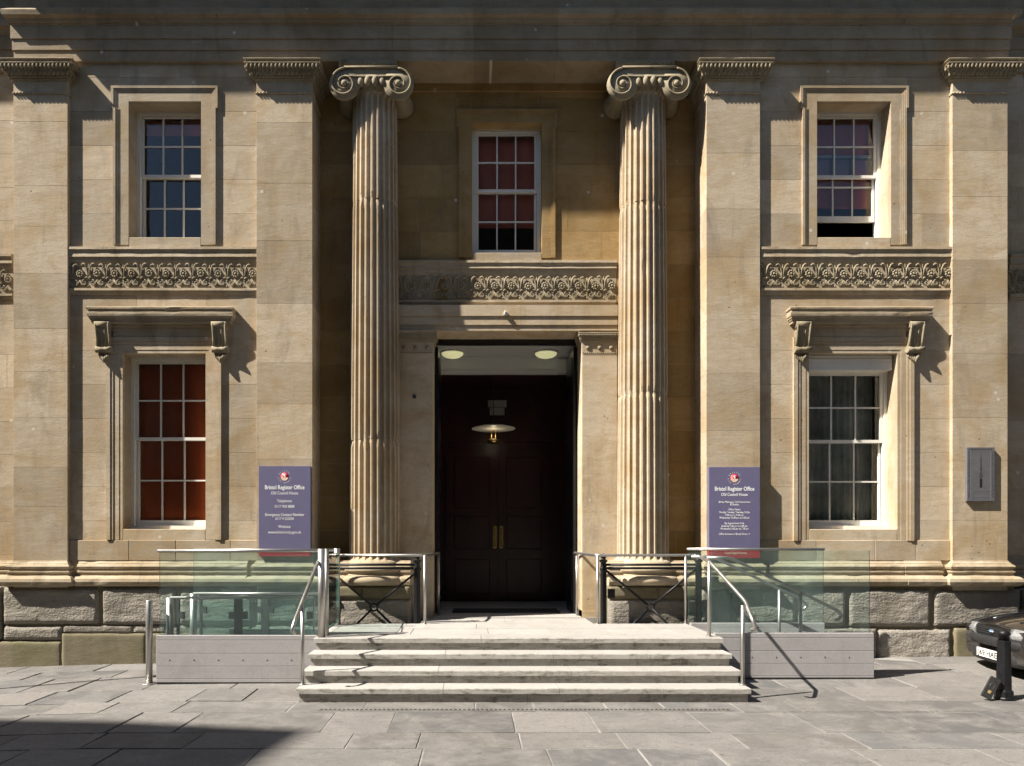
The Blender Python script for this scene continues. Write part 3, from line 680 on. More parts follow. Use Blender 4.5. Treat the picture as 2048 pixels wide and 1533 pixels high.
for i in range(n+1):
    xx = WLR[0]+.03+(WLR[1]-WLR[0]-.06)*i/n; yy = .58+.03*math.sin(i*1.3)+.015*math.sin(i*.47); v += [(xx, yy, WLR[2]+.05), (xx, yy, WLR[3]-.2)]
m.add(v, [(2*i, 2*i+2, 2*i+3, 2*i+1) for i in range(n)], 0, True).build('reflection_sheet', M['reflection_sheet'], wr)  # added folded sheet behind the panes, coloured like their reflections

# ------------------------------------------------------------------ hoods on scroll brackets
def hood(x0, x1):
    z = lambda py, p: Z(py, -p)
    h = MB().stack(x0, x1, 0, .05, [(.02, z(662, .02)), (.035, z(661, .03)), (.035, z(655, .03)), (.045, z(654, .04)), (.05, z(648, .05)), (.105, z(647, .1)), (.108, z(641, .1)), (.12, z(640.5, .12)), (.122, z(637, .12)), (.135, z(636.5, .13)), (.135, z(634, .13)), (.146, z(632, .14)), (.15, z(628, .15)),
                                    (.15, z(624.5, .15)), (.138, z(623.5, .14)), (.142, z(619, .15)), (.158, z(617.5, .16)), (.16, z(614.5, .16)), (.15, z(613.5, .15)), (.0, z(613.5, .15)+.005)], jit=.0035).build('window_hood', M['moulding'], B)
    for cx in (x0+.06, x1-.06):
        w_ = .108; zt, k_ = Z(641.5, -.1), .56; b = MB()
        pts = [(.05, zt), (-.20*k_, zt), (-.215*k_, zt-.05), (-.20*k_, zt-.12), (-.165*k_, zt-.2), (-.125*k_, zt-.3), (-.115*k_, zt-.36), (-.135*k_, zt-.40), (-.13*k_, zt-.45), (-.08*k_, zt-.47), (.05, zt-.47)]
        b.prof(cx-w_*.86, cx+w_*.86, pts)
        b.tube([(cx-w_-.006, -.085, zt-.052), (cx+w_+.006, -.085, zt-.052)], .052, 14); b.tube([(cx-w_-.012, -.062, zt-.415), (cx-w_*.3, -.055, zt-.415), (cx+w_*.3, -.055, zt-.415), (cx+w_+.012, -.062, zt-.415)], [.05, .036, .036, .05], 12)
        for s_ in (-.85, .85): b.tube([(cx+s_*w_, -.118, zt-.03), (cx+s_*w_, -.126, zt-.08), (cx+s_*w_, -.108, zt-.17), (cx+s_*w_, -.085, zt-.27), (cx+s_*w_, -.072, zt-.38)], .017, 6)
        for s_ in (-.25, .25): b.tube([(cx+s_*w_, -.114, zt-.06), (cx+s_*w_, -.1, zt-.17), (cx+s_*w_, -.075, zt-.27), (cx+s_*w_, -.066, zt-.38)], .01, 6)
        k = b.build('scroll_bracket', M['carved'], h)
        l = MB()
        for q in range(9): l.ball((cx+(q-4)*.02, -.03-.01*(4-abs(q-4)), zt-.49-.02*(4-abs(q-4))), .017, .03, .045, 6, 4)
        l.build('carved_leaf', M['carved'], k)
    MB().box(x0+.18, x1-.18, -.03, .02, Z(674, -.03), Z(661, -.03)).build('hood_frieze', M['moulding'], h)
hood(X(171, -.16)+.16, X(466, -.16)-.16); hood(X(1581, -.16)+.16, X(1869, -.16)-.16)

# ------------------------------------------------------------------ doorway and lobby
yd = YR-.06
xa, xb = (797-VX)*(D0+YR)/F, (1233-VX)*(D0+YR)/F
dz = lambda py, p: Z(py, YR-p)
MB().prof(xa, xb, [(YR+.02, dz(610, .02)-.002), (YR-.10, dz(610, .1)-.002), (YR-.10, dz(632, .1)), (YR-.082, dz(632.5, .08)), (YR-.082, dz(650, .08)), (YR-.064, dz(650.5, .06)), (YR-.064, DOOR[3]), (YR+.40, DOOR[3]), (YR+.40, dz(610, .02)-.002)]).build('door_architrave', M['stone'], B)
ZL = .62
for s, (a, b) in enumerate(((xa, DOOR[0]), (DOOR[1], xb))):
    zc = Z(706, yd); j = MB().cbox(a, b, yd, YR+.40, ZL-.3, zc, .004).build('door_jamb', M['stone'], B)
    MB().cbox(a, b, yd+.003, YR+.40, zc+.003, DOOR[3]-.003, .003).build('neck_block', M['stone'], j)
    cap(j, a+.0, b-.0, yd, YR+.3, DOOR[3]-.006, Z(685, yd), .42)
    m = MB()
    for q in range(3):
        cx = a+(b-a)*(.17+.33*q); m.lathe((cx, yd, Z(696, yd)), [(.035, 0), (.034, -.012), (.02, -.008), (.016, -.022), (.001, -.024)], 12, axis='Y')
    eggs_row(m, a, b, yd-.006, zc, .010, .010, .03)
    m.build('rosettes', M['carved'], j)
    MB().box(a, b, yd-.018, YR+.3, ZL-.3, ZL+.10).build('jamb_foot', M['stone'], j)
x0, x1 = DOOR[0], DOOR[1]; yq = YR+.42
lob = MB().box(x0-.35, x0-.15, yq, 3.7, .3, 5.3).box(x1+.15, x1+.35, yq, 3.7, .3, 5.3).box(x0-.15, x1+.15, 3.5, 3.7, .3, 5.3).build('lobby_wall', M['wood'], B)
MB().box(x0-.16, x0-.001, yq-.015, yq+.06, .5, 5.3).box(x1+.001, x1+.16, yq-.015, yq+.06, .5, 5.3).box(x0-.16, x1+.16, yq-.015, yq+.06, 4.955, 5.28).build('door_frame', M['blackdoor'], B)
for s, xx in ((1, x0+.004), (-1, x1-.004-.05)):
    d = MB().box(xx, xx+.05, yq+.07, yq+.95, .63, 4.94).build('outer_door', M['blackdoor'], B)
    xs = xx+.05 if s > 0 else xx
    for (c, e) in ((.8, 1.7), (1.85, 3.3), (3.45, 4.8)):
        MB().box(min(xs, xs+s*.014), max(xs, xs+s*.014), yq+.2, yq+.82, c, e).build('door_panel', M['blackdoor'], d)
cl = MB().box(x0-.15, x1+.15, yq+.06, 3.5, 5.10, 5.25).build('lobby_ceiling', M['ceiling'], B)
m = MB(); yb_ = 2.25
m.box(x0-.15, x1+.15, yb_, 3.5, 4.90, 5.10).box(x0-.15, x1+.15, yb_-.04, 3.5, 5.055, 5.099).box(x0-.15, x1+.15, yb_+.06, 3.5, 4.81, 4.90).box(x1-.16, x1+.15, yb_-.08, yb_, 4.80, 5.05)
m.box(x0-.15, x0-.02, yq+.1, yb_, 4.99, 5.10).box(x0-.15, x1+.15, yq+.3, yq+.36, 5.05, 5.099)
m.build('plaster_cornice', M['ceiling'], cl)
MB().box(x0-.15, x1+.15, yb_+.075, 3.49, 4.79, 4.808).build('soffit_panel', M['wood'], cl)
struct(MB().box(x0-.36, x1+.36, YR-.1, 3.7, .3, ZL+.002).build('lobby_floor', M['limestone']))
xm = (x0+x1)/2-.0
cxd = X(996, 3.45)
for s in (-1, 1):
    a, b = (cxd-1.02, cxd-.004) if s < 0 else (cxd+.004, cxd+1.02)
    d = MB().box(a, b, 3.43, 3.49, ZL+.01, 3.6).build('inner_door', M['wood'], B)
    for (c, e) in ((ZL+.15, 1.45), (1.65, 2.3), (2.45, 3.45)):
        MB().cbox(a+.16, b-.16, 3.415, 3.43, c, e, .012).build('door_panel', M['wood'], d)
    hx = cxd+s*.062; hz0, hz1 = Z(1094, 3.4), Z(1056, 3.4)
    h = MB().box(hx-.035, hx+.035, 3.405, 3.43, hz0, hz1)
    for zz in (hz0, hz1): h.lathe((hx, 3.405, zz), [(.035, .024), (.035, 0)], 14, axis='Y')
    h.tube([(hx, 3.40, hz0+.04), (hx, 3.35, hz0+.06), (hx, 3.345, (hz0+hz1)/2), (hx, 3.35, hz1-.06), (hx, 3.40, hz1-.04)], .013, 8)
    h.build('handle', M['brass'], d)
for k in range(4): MB().box(x0-.1+k*.62, x0+.45+k*.62, 3.47, 3.495, 3.75, 4.7).build('wall_panel', M['wood'], lob)
w_ = thing('wall_sign', 'small pale two-part sign high on the dark wall above the inner doors', 'sign')
MB().box(X(976, 3.4), X(1013, 3.4), 3.40, 3.465, Z(814, 3.4), Z(801, 3.4)).build('upper_plate', M['ceiling'], w_)
MB().box(X(979.5, 3.4), X(1009, 3.4), 3.41, 3.465, Z(830, 3.4), Z(815.5, 3.4)).build('lower_plate', M['ceiling'], w_)
for i, px in enumerate((905, 1092)):
    c = (X(px, 1.9), 1.9, 5.10)
    l = thing('ceiling_light', 'round domed ceiling light in the lobby beside the %s open door leaf' % ('bare' if i else 'shaded'), 'light', 'domed lobby ceiling lights', c)
    l['label'] = 'round domed ceiling light glowing pale yellow on the lobby ceiling'
    MB().lathe((0, 0, 0), [(.21, 0), (.215, -.012), (.205, -.022), (.195, -.022)], 32).build('rim', M['ceiling'], l)
    MB().lathe((0, 0, 0), [(.195, -.016), (.18, -.045), (.14, -.075), (.07, -.095), (.001, -.1)], 32).build('dome', M['dome'], l)
pc = (X(987, 2.6), 2.6, Z(857, 2.6))
pl = thing('pendant_lamp', 'pendant lamp with a wide pale disc above a small brass lamp bowl', 'lamp', None, pc)
MB().lathe((0, 0, 0), [(.40, -.012), (.402, -.004), (.28, .03), (.10, .045), (.001, .048), (.001, .036), (.1, .034), (.28, .018), (.40, -.012)], 40).build('reflector_disc', M['white'], pl)
MB().lathe((0, 0, -.25), [(.11, -.03), (.115, .03), (.11, .035), (.1, .03), (.1, .0), (.001, 0)], 24).build('lamp_bowl', M['brass'], pl)
MB().lathe((0, 0, -.25), [(.06, .004), (.06, .05), (.001, .06)], 16).build('bulb', M['bulb'], pl)
for sx in (-.04, .04): MB().tube([(sx, 0, -.24), (sx, 0, .05)], .007, 6).build('rod', M['brass'], pl)
MB().tube([(0, 0, .045), (0, 0, 4.79-pc[2])], .006, 6).build('cable', M['darksteel'], pl)
ld = bpy.data.lights.new('lamp_glow', 'POINT'); ld.energy = .45; ld.color = (1, .85, .6); ld.shadow_soft_size = .06
lo = bpy.data.objects.new('lamp_glow', ld); COL.objects.link(lo); lo.parent = pl; lo.location = (0, 0, -.15)
tag(MB().tbox(X(905, 1.3), X(1118, 1.3), 1.1, 1.75, ZL+.003, ZL+.02, .006).build('door_mat', M['mat']), 'dark ribbed mat on the lobby floor inside the doorway', 'mat')
# ------------------------------------------------------------------ entrance steps and landing
XS0, XS1 = -1.944, 3.07
dS = [7.87, 8.16, 8.45, 8.74]; zS = [.158, .305, .452, .60]
st = thing('entrance_steps', 'flight of four pale stone steps rising to a landing before the doorway', 'steps')
for k in range(4):
    y0 = dS[k]-D0; y1 = (dS[k+1]-D0+.05) if k < 3 else y0+.36; zb = zS[k-1]+.001 if k else -.1
    rx = [XS0+.025, XS0+1.55, XS0+3.25, XS1-.025] if k % 2 else [XS0+.025, XS0+1.35, XS0+2.55, XS0+3.9, XS1-.025]
    for a, b in zip(rx, rx[1:]):
        MB().box(a+.0015, b-.0015, y0+.03, y1, zb, zS[k]-.058).build('riser', M['riser'], st)
    tx = [XS0, XS0+1.3+.25*k, XS0+2.95+.12*k, XS1] if k % 2 else [XS0, XS0+1.62, XS0+2.9, XS0+4.05, XS1]
    for a, b in zip(tx, tx[1:]):
        m = MB(); g = .002; c = .006; z1, z0 = zS[k], zS[k]-.057
        m.prof(a+g, b-g, [(y0, z0), (y0, z1-c), (y0+c, z1), (y1, z1), (y1, z0)]); m.build('tread', [M['riser']], st)
        MB().box(a+g+.001, b-g-.001, y0+.012, y1-.001, z1-.004, z1+.0012).build('tread_surface', M['limestone'], st)
YL0, YL1 = dS[3]-D0+.362, 10.26-D0
def zl(y): return .602+max(0, (y-YL0))*.008
ys = [YL0, YL0+.62, YL1]
for j in range(2):
    x = XS0+.001
    while x < XS1-.05:
        n = min(XS1-.001, x+R.choice((.8, 1.0, 1.15))); n = XS1-.001 if XS1-n < .4 else n
        MB().tbox(x+.002, n-.002, ys[j]+.002, ys[j+1]-.002, .2, zl((ys[j]+ys[j+1])/2), .004).build('landing_slab', M['limestone'], st); x = n
# landing runs on between the columns to the doorway
a, b = X(840, -.3), X(1186, -.3)
for k in range(2):
    p = a+(b-a)*k/2; q = a+(b-a)*(k+1)/2; MB().tbox(p+.002, q-.002, YL1+.002, YR-.1-.004, .3, .612, .004).build('landing_slab', M['limestone'], st)
g = thing('floor_grille', 'pale perforated grille let into the landing in front of a column', 'grille')
for (p, q) in ((706, 768), (772, 832)):
    m = MB(); x0, x1 = X(p, -.55), X(q, -.55); m.box(x0, x1, -.75, -.52, .6, .6125)
    for i in range(16):
        for j in range(5): m.box(x0+.02+(x1-x0-.04)*i/16, x0+.02+(x1-x0-.04)*(i+.6)/16, -.735+.043*j, -.72+.043*j, .61, .6132, 1)
    m.build('grille_panel', [M['limestone'], M['slatedark']], g)
dr = thing('slot_drain', 'long narrow slotted drain set in the paving before the steps', 'drain')
yd_ = 7.55-D0; x0, x1 = X(637, yd_), X(1466, yd_)
MB().box(x0, x1, yd_-.05, yd_+.05, -.05, .0055).build('drain_channel', M['slab'], dr)
m = MB(); n = 92
for i in range(n): m.box(x0+.02+(x1-x0-.04)*i/n, x0+.02+(x1-x0-.04)*(i+.55)/n, yd_-.018, yd_+.018, .004, .0072)
m.build('slots', M['void'], dr)

# ------------------------------------------------------------------ clad side walls with glass screens
def glass_panel(x0, x1, y, z0, z1, parent, name='glass_pane'):
    t = .007; m = MB(); v = [(x0, y-t, z0), (x1, y-t, z0), (x1, y+t, z0), (x0, y+t, z0), (x0, y-t, z1), (x1, y-t, z1), (x1, y+t, z1), (x0, y+t, z1)]
    m.add(v, [(0, 1, 5, 4), (2, 3, 7, 6)], 0); m.add(v, [(0, 3, 2, 1), (4, 5, 6, 7), (1, 2, 6, 5), (3, 0, 4, 7)], 1)
    return m.build(name, [M['greenglass'], M['glassedge']], parent)
def clad(x0, x1, y, zt, zb, parent, holes=True, dep=.08):
    hs = [.062, .165, .160, .160]; z = zt; i = 0
    core = MB().box(x0+.004, x1-.004, y+.01, y+dep, zb, zt-.01).build('wall_core', M['darksteel'], parent)
    for h in hs+[9]:
        z1 = z; z0 = max(zb+.02, z-h)
        if z1-z0 < .02: break
        b = MB().cbox(x0, x1, y, y+.012 if i else y+dep+.005, z0+.004, z1-.0, .003).build('cladding_board', M['clad'], parent)
        if holes and i == 2:
            m = MB()
            for q in range(6): m.lathe((x0+.17+(x1-x0-.3)*q/5.6, y, (z0+z1)/2), [(.001, -.003), (.009, -.0025), (.01, .004)], 10, axis='Y')
            m.build('bolt', M['darksteel'], b)
        z = z0; i += 1
LW = thing('lift_enclosure', 'grey clad wall topped by tall green glass screens beside the steel post', 'screen wall')
yf, yr = 8.93-D0, 10.1-D0
clad(X(312, yf), XS0-.004, yf, .61, 0.0, LW)
glass_panel(X(316, yf), X(634.5, yf), yf+.05, .615, 1.655, LW); glass_panel(X(316, yf)-.01, -1.93, yr, .08, 1.655, LW, 'rear_glass_pane')
MB().tube([(X(312, yf), yf+.05, 1.665), (X(637, yf), yf+.05, 1.665)], .021, 10).build('top_rail', M['steel'], LW)
MB().tube([(X(316, yf), yr, 1.665), (-1.95, yr, 1.665)], .021, 10).build('top_rail', M['steel'], LW)
lp = thing('lift_platform', 'lowered wheelchair lift with low glass sides and black clamps', 'lift')
for k, y in enumerate((9.1-D0, 9.86-D0)):
    zt = 1.069; x0, x1 = -3.85, -2.02; xm = (-2.98 if k == 0 else -2.86)
    MB().tube([(x0, y, .04), (x0, y, zt)], .046, 14).build('post', M['steel'], lp)
    MB().tube([(x0, y, zt), (x1, y, zt)], .018, 8).build('rail', M['steel'], lp)
    MB().box(xm-.05, xm+.05, y-.02, y+.02, .05, zt-.02).build('door_stile', M['darksteel'], lp)
    MB().box(x0+.09, x0+.12, y-.02, y+.02, .05, zt-.02).build('door_stile', M['darksteel'], lp)
    glass_panel(x0+.12, xm-.05, y, .08, zt-.05, lp); glass_panel(xm+.05, x1-.03, y, .08, zt-.05, lp)
    MB().tube([(x1, y, .04), (x1, y, zt)], .012, 8).build('post', M['steel'], lp)
    for cx in (x0+.15, xm-.08, xm+.08, x1-.05): MB().box(cx-.035, cx+.035, y-.026, y+.026, .8, .89).build('clamp', M['darksteel'], lp)
MB().box(-3.4, -2.0, 9.98-D0, 10.05-D0, .0, .56).build('base_box', M['clad'], lp)
MB().box(-3.8, -2.0, 9.16-D0, 9.8-D0, .005, .06).build('platform_floor', M['clad'], lp)
gt = thing('lift_gate', 'narrow glass gate between two steel posts at the landing edge', 'gate')
yA, yB = 8.83-D0, 10.1-D0; xg = -1.885
for (px, y, r) in ((643, yA, .046), (653, yA+.12, .03), (674, yB, .042)): MB().tube([(X(px, y), y, .603), (X(px, y), y, 1.69)], r, 14).build('post', M['steel'], gt)
t = .006; m = MB(); v = [(xg-t, yA+.16, .66), (xg+t, yA+.16, .66), (xg+t, yB-.05, .66), (xg-t, yB-.05, .66)]; v += [(a, b, 1.62) for a, b, c in v]
m.add(v, [(0, 4, 7, 3), (1, 2, 6, 5)], 0); m.add(v, [(0, 1, 5, 4), (2, 3, 7, 6), (4, 5, 6, 7), (0, 3, 2, 1)], 1); m.build('glass_pane', [M['greenglass'], M['glassedge']], gt)
for z in (.85, 1.45): MB().box(X(674, yB)-.045, X(674, yB)-.01, yB-.1, yB-.03, z-.06, z+.06).build('hinge', M['darksteel'], gt)
MB().tube([(X(653, yA+.12), yA+.16, 1.62), (X(674, yB), yB-.04, 1.62)], .008, 6).build('latch_bar', M['steel'], gt)

RW = thing('side_screen', 'grey clad wall topped by green glass panes beside the side handrails', 'screen wall')
yf2, yr2 = 9.08-D0, 10.05-D0; xe = X(1748, yf2)
clad(XS1+.004, xe, yf2, .62, .03, RW); clad(XS1+.004, 4.95, yr2, .64, .05, RW, False)
glass_panel(XS1-.02, X(1743, yf2), yf2+.05, .622, 1.668, RW); glass_panel(XS1-.02, X(1650, yr2), yr2+.05, .65, 1.668, RW)
MB().tube([(X(1376, yr2), yr2+.05, 1.678), (X(1652, yr2), yr2+.05, 1.678)], .02, 10).build('top_rail', M['steel'], RW)
ss = thing('side_steps', 'narrow stone steps descending behind the clad side wall', 'steps')
for k in range(3): MB().tbox(XS1+.006+.42*k, XS1+.42*(k+1)+.006, yf2+.09, yr2-.006, -.05, .452-.147*k, .005).build('step', M['limestone'], ss)

# ------------------------------------------------------------------ handrails
def rail(o, pts, posts, r=.021, pr=.022):
    MB().tube(smooth_path(pts), r, 10).build('rail', M['steel'], o)
    for (x, y, z0, z1) in posts:
        p = MB().tube([(x, y, z0), (x, y, z1)], pr, 12).lathe((x, y, z0), [(.04, 0), (.04, .006), (.023, .008)], 16).build('post', M['steel'], o)
def smooth_path(pts, k=.06):
    P = [Vector(p) for p in pts]; o = [P[0]]
    for a, b, c in zip(P, P[1:], P[2:]):
        d1, d2 = min(k, (b-a).length*.45), min(k, (c-b).length*.45); s, e = b+(a-b).normalized()*d1, b+(c-b).normalized()*d2
        for q in range(5): t = q/4; o.append(s*(1-t)**2+b*2*t*(1-t)+e*t*t)
    return o+[P[-1]]
zr = 1.59
h = thing('landing_handrail', 'steel landing rail from the lift gate post to the doorway', 'handrail')
rail(h, [(X(680, -.35), -.42, zr), (X(850, -.35), -.38, zr), (X(877, .7), .72, zr+.02)], [(X(850, -.35), -.385, .605, zr), (X(877, .7), .70, .622, zr)])
h = thing('landing_handrail', 'steel landing rail running from the doorway and down the entrance steps', 'handrail')
xq = X(1421, -1.75)
rail(h, [(X(1150, .7), .72, zr+.02), (X(1192, -.35), -.36, zr), (X(1393, -.35), -.36, zr), (xq, -1.72, zr-.06), (X(1490, -2.45), -2.46, 1.10), (X(1506, -2.75), -2.72, .93), (X(1511, -2.72), -2.74, .83), (X(1506, -2.7), -2.66, .80)],
     [(X(1154, .7), .70, .622, zr), (X(1195, -.35), -.365, .605, zr), (X(1371, -.35), -.36, .605, zr), (xq, -1.70, .605, zr-.05), (X(1484, -2.5), -2.52, .162, 1.06)])
h = thing('step_handrail', 'steel rail sloping down the entrance steps from the lift gate post', 'handrail')
rail(h, [(X(638, yA), yA-.02, 1.545), (X(601, -2.5), -2.5, 1.05), (X(588, -2.8), -2.78, .90), (X(584, -2.8), -2.82, .80), (X(591, -2.75), -2.76, .775)], [(X(605, -2.5), -2.50, .162, 1.04)])
for (y, xe_, lab, px0) in ((9.22-D0, 4.70, 'steel side rail descending close behind the front glass pane', 1463), (9.86-D0, 4.55, 'steel side rail descending close before the rear glass pane', 1430)):
    h = thing('side_handrail', lab, 'handrail'); xs = 3.32; z0 = 1.575; sl = .49
    rail(h, [(xs-.3, y, z0), (xs, y, z0), (xe_, y, z0-sl*(xe_-xs)), (xe_+.06, y, z0-sl*(xe_-xs)-.06), (xe_+.03, y, z0-sl*(xe_-xs)-.12), (xe_-.03, y, z0-sl*(xe_-xs)-.13)], [(4.23, y, .06, z0-sl*(4.23-xs))])

# ------------------------------------------------------------------ iron railings before the columns
def iron(xA, xB, fin, lab):
    y = 10.33-D0; o = thing('iron_railing', lab, 'railing')
    for z in (1.452, 1.402): MB().tube([(xA, y, z), (xB, y, z)], .018, 8).build('bar', M['iron'], o)
    xc, zc = (xA+xB)/2 if abs(xA) > 3 else (xA+xB)/2, Z(1215, y); xc = X(748, y) if xB < 1 else X(1301, y); r = .052
    m = MB(); m.tube([(xc+r*math.cos(a), y, zc+r*math.sin(a)) for a in [2*math.pi*q/20 for q in range(21)]], .015, 6, False); m.build('ring', M['iron'], o)
    for sx, sz in ((-1, 1), (1, 1), (-1, -1), (1, -1)):
        L = .68 if sz > 0 else .52; MB().tube([(xc+sx*r*.75, y, zc+sz*r*.65), (xc+sx*L, y, zc+sz*(L*.83 if sz > 0 else L*.98))], .018, 6).build('brace', M['iron'], o)
    for x in fin:
        p = MB().lathe((x, y, 0), [(.06, -.05), (.06, .2), (.048, .22), (.046, 1.36), (.052, 1.37), (.052, 1.40), (.046, 1.42), (.04, 1.48), (.058, 1.50), (.062, 1.515), (.035, 1.53), (.03, 1.545), (.044, 1.56), (.04, 1.59), (.02, 1.61), (.001, 1.615)], 12, smooth=False).build('post', M['iron'], o)
iron(X(642, -.27), X(832, -.27), [X(834, -.27)], 'black iron railing with crossed bars and ring, beside the lift gate')
iron(X(1206, -.27), X(1397, -.27), [X(1207, -.27), X(1397, -.27)], 'black iron railing with crossed bars and ring, beside the side screen')
MB().box(X(1216, -.24), X(1230, -.24), -.24, -.2, .97, 1.1).build('lock_box', M['iron'], bpy.data.objects['iron_railing.001'])
# ------------------------------------------------------------------ signs and plaque
def logo(o, cx, y, cz, r):
    MB().lathe((cx, y, cz), [(.001, -.0012), (r*.62, -.0012), (r*.62, .002)], 28, axis='Y').build('emblem_disc', M['logored'], o)
    k = r*.62; yy = y-.0028
    def poly(pts, mat, nm):
        n = len(pts); m = MB(); v = [(cx+a*k, yy, cz+b*k) for a, b in pts]+[(cx+a*k, y-.001, cz+b*k) for a, b in pts]
        m.add(v, [tuple(range(n))]+[(i, (i+1) % n, n+(i+1) % n, n+i) for i in range(n)]); m.build(nm, M[mat], o)
    poly([(-.85, -.3), (-.75, .15), (-.55, .3), (-.42, .05), (-.35, -.15), (.2, -.22), (.8, -.15), (.92, -.2), (.62, -.72), (.2, -.95), (-.3, -.92), (-.65, -.7)], 'logocream', 'emblem_hull')
    poly([(-.3, .62), (.05, .72), (.3, .62), (.12, .35), (.2, .02), (.3, -.08), (-.05, -.1), (-.12, .2), (-.3, .35)], 'signwhite', 'emblem_sail')
    for word, a0, a1, flip in (('BRISTOL', 152, 28, 0), ('CITY COUNCIL', 188, 352, 1)):
        n = len(word)
        for i, ch in enumerate(word):
            if ch == ' ': continue
            a = math.radians(a0+(a1-a0)*i/(n-1)); q = r*(.80 if not flip else 1.0)
            text(ch, r*.25, (cx+q*math.cos(a), y-.001, cz+q*math.sin(a)), M['signwhite'], o, 'emblem_letter', (math.radians(90), -(a-math.pi/2) if not flip else -(a+math.pi/2), 0))
def sign(px0, px1, py0, py1, pyr, lines, red, lab):
    y = YP-.005-.06; o = thing('office_sign', lab, 'sign'); x0, x1 = X(px0, y), X(px1, y); zt, zb, zr_ = Z(py0, y), Z(py1, y), Z(pyr, y); xc = (x0+x1)/2
    MB().cbox(x0, x1, y, YP-.003, zr_+.001, zt, .002).build('panel', M['sign'], o)
    MB().cbox(x0, x1, y, YP-.003, zb, zr_-.001, .002).build('red_strip', M['signred'], o)
    for body, py, wpx, sz, bold in lines:
        text(body, sz, (xc, y-.0012, Z(py, y)), M['signwhite'], o, bold=bold, width=wpx*(D0+y)/F)
    if red: text(red[0], .048, (xc+.02, y-.0012, Z(red[1], y)), M['logocream'], o, width=red[2]*(D0+y)/F)
    logo(o, xc, y, Z(lines[0][1]-25, y), .098)
sign(517.5, 621, 932.5, 1113, 1101, [('Bristol Register Office', 979, 79, .086, .0016), ('Old Council House', 989.5, 54, .066, .0002), ('Telephone:', 1005, 30, .06, .0002), ('0117 903 8888', 1016, 39, .058, .0002),
      ('Emergency Contact Number', 1032.5, 78, .06, .0004), ('0117 9 222050', 1040.5, 37, .056, .0002), ('Website:', 1056.5, 25, .06, .0002), ('www.bristol-city.gov.uk', 1067.5, 66, .06, .0002)], None,
     'violet sign with telephone and website lines, above the lift enclosure')
sign(1418, 1520, 934.5, 1116.5, 1100, [('Bristol Register Office', 982, 79, .086, .0016), ('Old Council House', 992.5, 53, .066, .0004), ('Births, Marriages, Civil Ceremonies', 1006.5, 63, .044, 0), ('& Deaths', 1011.5, 17, .044, 0), ('Office Hours', 1021.5, 24, .044, 0), ('Monday, Tuesday, Thursday, Friday', 1027, 61, .044, 0),
      ('9.00 am to 4.00 pm', 1032.5, 36, .04, 0), ('Wednesday 10.00 am to 4.00 pm', 1038, 60, .044, 0), ('By Appointment Only', 1049, 39, .044, 0), ('Saturday 9.00 am to 2.00 pm', 1054.5, 52, .044, 0), ('Wednesday 5.00 pm to 7.30 pm', 1060, 56, .044, 0), ('Office Entrance in Broad Street \u2192', 1070.5, 62, .044, 0)],
     ('Central Support Services', 1108.5, 44), 'violet sign listing office hours, beside the side screen')
y = YP-.045; x0, x1, zt, zb = X(1934, y), X(1989.5, y), Z(895, y), Z(1003, y)
o = thing('wall_plaque', 'grey slate plaque engraved with a slender spire, fixed to a pilaster', 'plaque')
MB().cbox(x0, x1, y, YP-.002, zb, zt, .003).build('slab', M['slate'], o)
xc = x0+(x1-x0)*.5; q = lambda py: Z(py, y); m = MB()
e = y-.0015
def flat(m, pts): m.add([(a, e, b) for a, b in pts]+[(a, y+.001, b) for a, b in pts], [tuple(range(len(pts)))]+[(i, (i+1) % len(pts), len(pts)+(i+1) % len(pts), len(pts)+i) for i in range(len(pts))])
flat(m, [(xc-.002, q(902)), (xc+.002, q(902)), (xc+.004, q(914)), (xc+.012, q(922)), (xc+.005, q(923)), (xc+.012, q(930)), (xc+.007, q(932)), (xc+.017, q(938)), (xc+.010, q(942)), (xc+.022, q(949)), (xc+.022, q(956)), (xc-.022, q(956)), (xc-.022, q(949)), (xc-.010, q(942)), (xc-.017, q(938)), (xc-.007, q(932)), (xc-.012, q(930)), (xc-.005, q(923)), (xc-.012, q(922)), (xc-.004, q(914))])
m.build('engraved_spire', M['slatedark'], o)
m = MB(); flat(m, [(xc-.018, q(975.5)), (xc+.018, q(975.5)), (xc+.018, q(959)), (xc+.010, q(957.3)), (xc-.010, q(957.3)), (xc-.018, q(959))]); m.build('engraved_doorway', M['void'], o)
m = MB(); ins = .055
for (a, b, c, d) in ((x0+ins, x0+ins+.004, zb+.02, zt-.045), (x1-ins-.004, x1-ins, zb+.02, zt-.045), (x0+ins, x1-ins, zt-.05, zt-.046), (x0+ins+.02, x1-ins-.02, q(983), q(982.6)), (x0+ins+.02, x1-ins-.02, q(994.5), q(994)), (x0+ins+.03, x1-ins-.03, q(986), q(985.6))): m.box(a, b, e, y+.001, c, d)
m.build('engraved_border', M['slatelite'], o)
m = MB(); rq = random.Random(4)
for s in (0, 1):
    z = zt-.06
    while z > zb+.05: hh = rq.uniform(.008, .02); xx = (x0+.018 if s == 0 else x1-.04); m.box(xx+rq.uniform(0, .006), xx+rq.uniform(.012, .022), e, y+.001, z-hh, z); z -= hh+rq.uniform(.006, .02)
x = x0+.05
while x < x1-.06: ww = rq.uniform(.008, .02); m.box(x, x+ww, e, y+.001, zt-.036, zt-.02); x += ww+rq.uniform(.005, .012)
m.build('engraved_marks', M['slatedark'], o)
